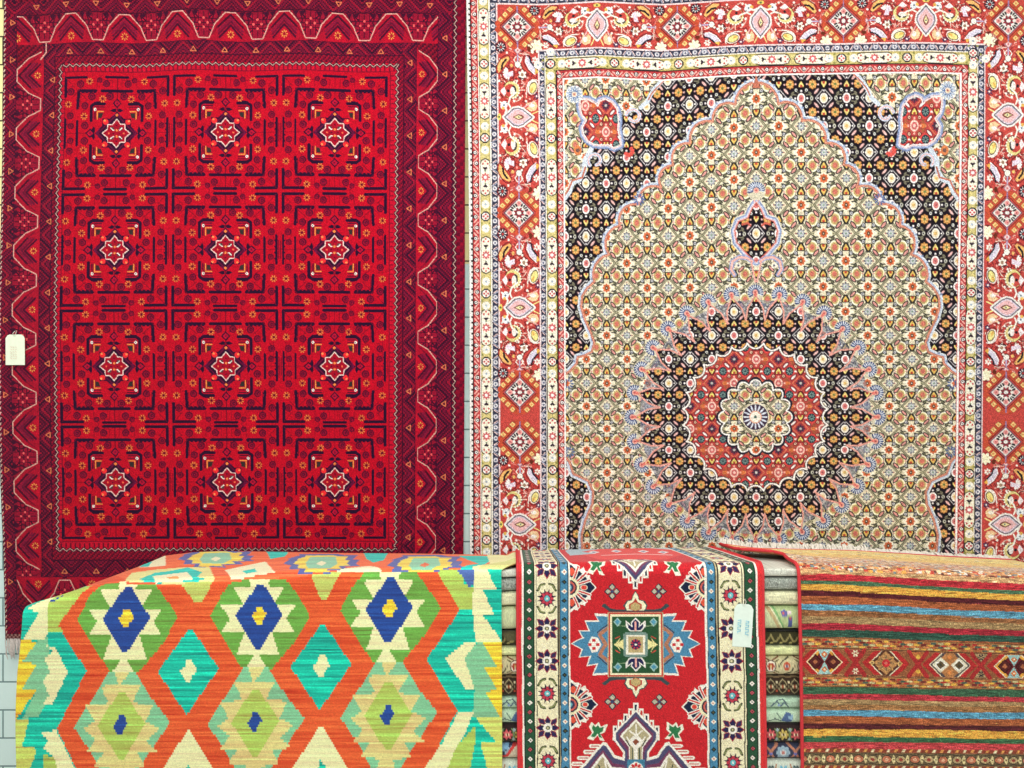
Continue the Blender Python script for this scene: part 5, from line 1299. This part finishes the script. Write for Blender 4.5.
def cord(name, pts, rad, mat, seg=8, flat=1.0):
    pts = [np.array(p, float) for p in pts]; vs, fs, ln = [], [], []
    n = len(pts)
    for i, p in enumerate(pts):
        t = pts[min(i + 1, n - 1)] - pts[max(i - 1, 0)]; t /= np.linalg.norm(t) + 1e-9
        a = np.cross(t, [1, 0, 0]) if abs(t[0]) < .8 else np.cross(t, [0, 0, 1]); a /= np.linalg.norm(a); b = np.cross(t, a)
        for q in range(seg): an = 2*math.pi*q/seg; vs.append(p + rad*(math.cos(an)*a*flat + math.sin(an)*b))
    for i in range(n - 1):
        for q in range(seg): fs += [i*seg + q, i*seg + (q + 1) % seg, (i + 1)*seg + (q + 1) % seg, (i + 1)*seg + q]; ln.append(4)
    fs += list(range(seg))[::-1]; ln.append(seg); fs += [(n - 1)*seg + q for q in range(seg)]; ln.append(seg)
    return mesh_from(name, np.array(vs), fs, ln, None, mat)

def build_runner():
    c = paint_runner()
    nv, nu = 777, 505
    V0 = np.linspace(430, 798, nv)[:, None]; W = np.linspace(0, 1, nu)[None, :]
    uL = np.interp(V0, [430, 640, 800], [517.6, 517.6, 519.4]); uR = np.interp(V0, [430, 560, 620, 800], [746, 762.6, 763, 766])
    U = uL + (uR - uL)*W; V = V0 + 0*U
    Us = np.interp(V0, [430, 560], [0, 1])*0 + np.where(U > 700, U + (763.6 - np.minimum(uR, 763.6))*np.clip((U - 640)/100, 0, 1), U)
    Us = U + np.clip(763.6 - uR, 0, 99)*np.clip((U - 520)/240, 0, 1)
    lift = .006 + .0012*np.sin(V/33.0 + U/60)
    P = drape_xyz(U, V, lift)
    root = empty('runner_rug', (float(P[400, 250, 0]), DF, EYE - .9))
    tag(root, 'red runner rug with ivory flower borders and green centre square draped over the pile', 'rug')
    under(root, cloth_mesh('rug_field', P, c.sample(Us, V), .007, M_WOOL, (190, 170, 140)))
    for col_i, name in ((0, 'bound_edge'), (-1, 'bound_edge')):
        p = P[::6, col_i].copy(); p[:, 1] += .002
        under(root, cord(name, p, .0052, M_CORD, 8))
    return root

def build_striped():
    c = paint_striped()
    nv, nu = 777, 601
    V0 = np.linspace(428, 798, nv)[:, None]; W = np.linspace(0, 1, nu)[None, :]
    uL = np.interp(V0, [428, 478, 486, 494, 502, 512, 560, 600, 800], [757, 759, 764, 776, 794, 803, 798, 799, 802.5])
    U = uL + (1110 - uL)*W; V = V0 + 0*U
    # measured from the crest so that bands follow the sinking front edge
    lift = .006 + .0015*np.sin(V/29.0 + U/80)
    P = drape_xyz(U, V, lift)
    P[..., 2] += .014*np.exp(-((U - uL)/26.0)**2)*np.clip((530 - V)/30, 0, 1)      # the loose corner lifts off the pile
    root = empty('striped_rug', (float(P[400, 300, 0]), DF, EYE - .9))
    tag(root, 'multicoloured horizontally striped rug with a hexagon band draped at the right end', 'rug')
    under(root, cloth_mesh('rug_field', P, c.sample(U, V), .007, M_WOOL, (196, 120, 70)))
    p = P[::5, 0].copy(); under(root, cord('bound_edge', p, .0058, M_CORD, 8))
    p = P[2, ::12].copy(); p[:, 2] -= .001; e = cord('bound_edge', p, .0032, M_CORD, 8); under(root, e)
    vs, fs, ln = [], [], []; r = random.Random(11); back = P[0]
    n = back.shape[0]
    for i in range(620):
        j = int(r.random()**1.25*(n - 1)); p0 = back[j]
        up = r.uniform(.002, .020)*(1 if j < n*.5 else .45); side = r.uniform(-.014, .014); yy = r.uniform(.012, .040)
        w = r.uniform(.0018, .0034); base = len(vs)
        path = [p0 + (0, -.002, 0), p0 + (side*.3, yy*.4, up*.9), p0 + (side*.7, yy*.75, up), p0 + (side, yy, up*.35)]
        for k, q in enumerate(path):
            for s in range(4):
                an = s*math.pi/2; vs.append(q + w*(1 if k < 3 else .4)*np.array([math.cos(an), .3*math.sin(an), math.sin(an)]))
        for k in range(3):
            for s in range(4): fs += [base + k*4 + s, base + k*4 + (s + 1) % 4, base + k*4 + 4 + (s + 1) % 4, base + k*4 + 4 + s]; ln.append(4)
    fr = mesh_from('fringe', np.array(vs), fs, ln, None, M_FRINGE); fr['kind'] = 'stuff'; fr['label'] = 'white tufted fringe'; under(root, fr)
    return root

# ------------------------------------------------------------------ the pile of folded rugs
LABELS = {
 'greywhite': 'pale grey folded rug topmost in the pile', 'grey': 'speckled grey folded rug lying second from the top of the pile', 'cream': 'plain cream folded rug third from the top of the pile',
 'green': 'pale folded rug with green corners and blue blossom above the dark olive one', 'olive': 'dark olive folded rug with a gold vine in the pile', 'lime': 'thin plain lime cream folded rug under the dark olive one',
 'floral': 'cream folded rug with brown ringed red rosettes in the pile', 'brown': 'dark brown folded rug with a pale lattice in the pile', 'mint': 'mint green folded rug with a thin curling stem under the brown one',
 'mintbird': 'mint green folded rug with a dark blue petal above the black one', 'rose': 'black folded rug crowded with pink and yellow flowers', 'navy': 'navy folded rug with pale blue star flowers and tan bars',
 'star': 'pale folded rug with turquoise flowers near the bottom of the pile', 'cream2': 'plain cream folded rug lowest in the pile on the plinth'}
KS = 2.645/800
def build_folds():
    us = np.unique(np.concatenate([np.arange(28, 1105, 7.0), np.arange(498, 521, .5), np.arange(760, 808, .5)]))
    vtop, vbot = 566.0, 796.0
    r = random.Random(4)
    for i, (v0, v1, kind) in enumerate(FOLDS):
        c = paint_fold(kind, v0, v1)
        n = 40
        rows = []; cols = []
        ztopU = front_h(us)                      # height of the pile edge below the eye
        def zat(v):
            f = (v - vtop)/(vbot - vtop)
            zt = ztopU + .014; zb = (vbot - 384)*KS
            base = (v - 384)*KS
            return np.maximum(base, zt + (v - vtop)*KS*.0) if False else base + (zt - (578 - 384)*KS)*np.clip(1 - (v - 578)/120.0, 0, 1)
        zt_ = zat(v0 if i else 578.0); zb_ = zat(v1)
        g = .0007
        zt_ = zt_ + g; zb_ = zb_ - g
        if i == 0: zt_ = ztopU + .0145
        hh = (zb_ - zt_)/2; mid = (zb_ + zt_)/2
        rec = r.uniform(-.003, .007) if i else .0
        slope = (back_h(us) - front_h(us))/(DB - DF)*max(0, 1 - i/9.0)
        if kind == 'olive': rec += .012
        d1 = 3.085
        prof = [(d1, 1.0)] + [(2.9, 1.0), (2.78, 1.0)]
        A = np.linspace(math.pi/2, -math.pi/2, 29)
        ex = .62
        R = np.minimum(hh*.95, .024)
        def ring(d, s, cv):
            rows.append(np.stack([(us - 512)*KF, np.broadcast_to(d, us.shape), EYE - (mid - s*hh) - slope*np.maximum(d - DF - RC*.2, 0)], -1)); cols.append(c.sample(us, np.full(us.shape, cv)))
        dtop = 2.90 if i == 0 else 2.74
        for d in (d1, dtop, 2.80 if i == 0 else 2.71): ring(np.full(us.shape, d), 1.0, v0 - 1 if i else v0)
        F = 2.632 + rec
        for a in A:
            sa = math.copysign(abs(math.sin(a))**ex, math.sin(a)); ca = math.cos(a)**.8 if math.cos(a) > 0 else 0
            ring(F + R*(1 - ca), sa, (v0 + v1)/2 - sa*(v1 - v0)/2 if i else 578 + (1 - sa)/2*(v1 - 578))
        ring(np.full(us.shape, 2.72), -1.0, v1); ring(np.full(us.shape, d1), -1.0, v1)
        P = np.array(rows); Cc = np.array(cols); nr, nc = P.shape[:2]
        idx = np.arange(nr*nc).reshape(nr, nc)
        nx = np.roll(idx, -1, 0)
        q = np.stack([idx[:, :-1], nx[:, :-1], nx[:, 1:], idx[:, 1:]], -1).reshape(-1, 4)
        loops = np.concatenate([q.ravel(), idx[::-1, 0], idx[:, -1]]); lens = [4]*len(q) + [nr, nr]
        o = mesh_from('folded_rug', P.reshape(-1, 3), loops, lens, Cc.reshape(-1, 3), M_FOLD)
        tag(o, LABELS[kind], 'rug', 'folded rugs in the pile')

# ------------------------------------------------------------------ price tags
def build_tag(center, w, h, rot, chamfer, mat, strokes, ink, label, hole_up=True):
    cx, cy, cz = center
    root = empty('price_tag', (cx, cy, cz)); tag(root, label, 'price tag')
    from mathutils import Matrix
    R = Matrix.Rotation(rot, 3, 'Y')
    def Wp(x, y, z):
        v = R @ __import__('mathutils').Vector((x, 0, z)); return (cx + v.x, cy + y, cz + v.z)
    out = [(-w/2, -h/2), (w/2, -h/2), (w/2, h/2 - chamfer), (w/2 - chamfer*.45, h/2 - chamfer*.25), (w/2 - chamfer, h/2), (-w/2 + chamfer, h/2), (-w/2 + chamfer*.45, h/2 - chamfer*.25), (-w/2, h/2 - chamfer)]
    n = len(out); t = .0012
    vs = [Wp(x, -t/2 - .002*math.cos(z/h*3), z) for x, z in out] + [Wp(x, t/2 - .002*math.cos(z/h*3), z) for x, z in out]
    fs = list(range(n)) + list(range(2*n - 1, n - 1, -1)); ln = [n, n]
    for k in range(n): fs += [k, n + k, n + (k + 1) % n, (k + 1) % n]; ln.append(4)
    under(root, mesh_from('card', np.array(vs), fs, ln, None, mat, smooth=False))
    vs, fs, ln = [], [], []
    for (x0, z0, x1, z1, wd) in strokes:
        L = math.hypot(x1 - x0, z1 - z0) or 1; nx, nz = -(z1 - z0)/L*wd/2, (x1 - x0)/L*wd/2
        b = len(vs); q = [(x0 + nx, z0 + nz), (x0 - nx, z0 - nz), (x1 - nx, z1 - nz), (x1 + nx, z1 + nz)]
        for yy in (-t/2 - .0026, -t/2 - .0018): vs += [Wp(x, yy, z) for x, z in q]
        for f in ((0, 1, 2, 3), (7, 6, 5, 4), (0, 4, 5, 1), (1, 5, 6, 2), (2, 6, 7, 3), (3, 7, 4, 0)): fs += [b + k for k in f]; ln.append(4)
    under(root, mesh_from('handwriting', np.array(vs), fs, ln, None, ink, smooth=False))
    s = cord('string', [Wp(-.004, -.004, h/2 - chamfer*.4), Wp(-.006, -.006, h/2 + .004), Wp(-.002, -.003, h/2 + .012), Wp(.003, .004, h/2 + .016), Wp(.005, -.003, h/2 + .008), Wp(.001, -.004, h/2 - chamfer*.4)], .0009, M_STRING, 6)
    under(root, s)

# ------------------------------------------------------------------ the room
def box(name, x0, x1, y0, y1, z0, z1, mat):
    vs = [(x, y, z) for x in (x0, x1) for y in (y0, y1) for z in (z0, z1)]
    fs = [0, 1, 3, 2, 4, 6, 7, 5, 0, 4, 5, 1, 2, 3, 7, 6, 0, 2, 6, 4, 1, 5, 7, 3]
    o = mesh_from(name, np.array(vs, float), fs, [4]*6, None, mat, smooth=False); return o

def wall_material():
    m = bpy.data.materials.new('painted_brick'); m.use_nodes = True; nt = m.node_tree; b = nt.nodes['Principled BSDF']; N = nt.nodes.new; Lk = nt.links.new
    tc = N('ShaderNodeTexCoord'); sp = N('ShaderNodeSeparateXYZ'); Lk(tc.outputs['Object'], sp.inputs[0])
    cb = N('ShaderNodeCombineXYZ'); ax = N('ShaderNodeMath'); ax.operation = 'ADD'; ax.inputs[1].default_value = 4.0; Lk(sp.outputs['X'], ax.inputs[0])
    az = N('ShaderNodeMath'); az.operation = 'ADD'; az.inputs[1].default_value = BRICK_OFF; Lk(sp.outputs['Z'], az.inputs[0]); Lk(ax.outputs[0], cb.inputs['X']); Lk(az.outputs[0], cb.inputs['Y'])
    br = N('ShaderNodeTexBrick'); br.offset = .5; br.inputs['Scale'].default_value = 1.0; br.inputs['Mortar Size'].default_value = .0035; br.inputs['Mortar Smooth'].default_value = .3
    br.inputs['Brick Width'].default_value = .30; br.inputs['Row Height'].default_value = .1130
    Lk(cb.outputs[0], br.inputs['Vector'])
    y1, y2 = lin(np.array([252, 242, 176])/255), lin(np.array([222, 248, 244])/255)
    st = N('ShaderNodeMath'); st.operation = 'GREATER_THAN'; st.inputs[1].default_value = EYE + (384 - 263)*KW; Lk(sp.outputs['Z'], st.inputs[0])
    mx = N('ShaderNodeMix'); mx.data_type = 'RGBA'; Lk(st.outputs[0], mx.inputs[0]); mx.inputs[6].default_value = (*y2, 1); mx.inputs[7].default_value = (*y1, 1)
    mo = N('ShaderNodeMix'); mo.data_type = 'RGBA'; Lk(st.outputs[0], mo.inputs[0]); mo.inputs[6].default_value = (*lin(np.array([120, 150, 150])/255), 1); mo.inputs[7].default_value = (*lin(np.array([70, 62, 36])/255), 1)
    fin = N('ShaderNodeMix'); fin.data_type = 'RGBA'; Lk(br.outputs['Fac'], fin.inputs[0]); Lk(mx.outputs[2], fin.inputs[6]); Lk(mo.outputs[2], fin.inputs[7]); Lk(fin.outputs[2], b.inputs['Base Color'])
    no = N('ShaderNodeTexNoise'); no.inputs['Scale'].default_value = 120; Lk(tc.outputs['Object'], no.inputs['Vector'])
    hm = N('ShaderNodeMath'); hm.operation = 'MULTIPLY_ADD'; hm.inputs[1].default_value = .25; Lk(no.outputs['Fac'], hm.inputs[0]); iv = N('ShaderNodeMath'); iv.operation = 'SUBTRACT'; iv.inputs[0].default_value = 1; Lk(br.outputs['Fac'], iv.inputs[1]); Lk(iv.outputs[0], hm.inputs[2])
    bp = N('ShaderNodeBump'); bp.inputs['Strength'].default_value = .5; bp.inputs['Distance'].default_value = .004; Lk(hm.outputs[0], bp.inputs['Height']); Lk(bp.outputs[0], b.inputs['Normal'])
    b.inputs['Roughness'].default_value = .6
    return m
BRICK_OFF = 0.0
# a bed joint shows at cloth line 571: fit the courses to it
_z = EYE - (571 - 384)*KW
BRICK_OFF = (-_z) % .1130

wall = box('wall_back', -3.6, 3.6, 3.222, 3.42, 0, 3.7, wall_material()); wall['kind'] = 'structure'
floor = box('floor', -3.6, 3.6, -2.5, 3.42, -.1, 0, flat_mat('floor_concrete', (176, 170, 160), .7, .12, 6)); floor['kind'] = 'structure'
ceil = box('ceiling', -3.6, 3.6, -2.5, 3.42, 3.7, 3.8, flat_mat('ceiling_paint', (240, 240, 236), .9)); ceil['kind'] = 'structure'
zpl = EYE - (796 - 384)*KS - .0015
plinth = box('unseen_plinth_1', (30 - 512)*KF, (1104 - 512)*KF, 2.66, 3.08, 0, zpl, flat_mat('plinth_timber', (150, 120, 84), .7, .2, 12)); plinth['kind'] = 'structure'  # added plinth, out of view, so the lowest folded rug has a support

build_crimson(); build_arch(); build_kilim(); build_runner(); build_striped(); build_folds()

_r = random.Random(8)
st1 = []
for row, zx in ((-.026, 5), (-.012, 5)):
    pass
for k in range(6):
    z = .012 - k*.009; x0 = -.018 + _r.uniform(0, .004)
    for j in range(3): st1.append((x0 + j*.009, z + _r.uniform(-.002, .002), x0 + j*.009 + .006, z - .004 + _r.uniform(-.002, .002), .0016))
build_tag(((15.3 - 512)*KW*(YW - .022)/YW, YW - .022, EYE - (350 - 384)*KW), .076, .121, 0.0, .015, M_PAPER, st1, M_INKR, 'small cream card tag on the left border of the crimson rug')
st2 = []
for cxx, zz in ((-.012, 6), (.014, 7)):
    for k in range(zz):
        z = .016 - k*.0072
        st2.append((cxx - .006, z, cxx + .005, z + _r.uniform(-.003, .003), .0018)); 
        if k % 2: st2.append((cxx - .005, z, cxx - .004, z - .006, .0018))
        else: st2.append((cxx + .004, z, cxx + .004, z - .006, .0018))
build_tag(((742 - 512)*KF, DF - .0098, EYE - (624.5 - 384)*KF), .062, .140, .06, .016, M_PAPER2, st2, M_INKB, 'pale green card tag with blue writing on the red runner')

# ------------------------------------------------------------------ light and camera
def area(name, loc, size, sy, energy, rot, colr=(1, 1, 1)):
    l = bpy.data.lights.new(name, 'AREA'); l.shape = 'RECTANGLE'; l.size = size; l.size_y = sy; l.energy = energy; l.color = colr
    o = bpy.data.objects.new(name, l); o.location = loc; o.rotation_euler = rot; C.objects.link(o); return o
area('ceiling_lamp', (0.2, 1.9, 3.62), 5.6, .5, 120, (math.radians(4), 0, 0), (1, .99, .97))
area('ceiling_lamp', (-0.2, -1.6, 3.45), 5.5, .9, 330, (math.radians(48), 0, 0), (1, .99, .97))
w = bpy.data.worlds.new('shop_air'); bpy.context.scene.world = w; w.use_nodes = True
w.node_tree.nodes['Background'].inputs[0].default_value = (1, 1, 1, 1); w.node_tree.nodes['Background'].inputs[1].default_value = .72

cam = bpy.data.cameras.new('camera'); cam.sensor_width = 36; cam.lens = 36*800/1024; cam.clip_start = .05
co = bpy.data.objects.new('camera', cam); co.location = (0, 0, EYE); co.rotation_euler = (math.radians(90), 0, 0); C.objects.link(co)
sc = bpy.context.scene; sc.camera = co
sc.view_settings.view_transform = 'Standard'; sc.view_settings.look = 'None'; sc.view_settings.gamma = 1; sc.view_settings.use_curve_mapping = False
sc.view_settings.exposure = -0.85
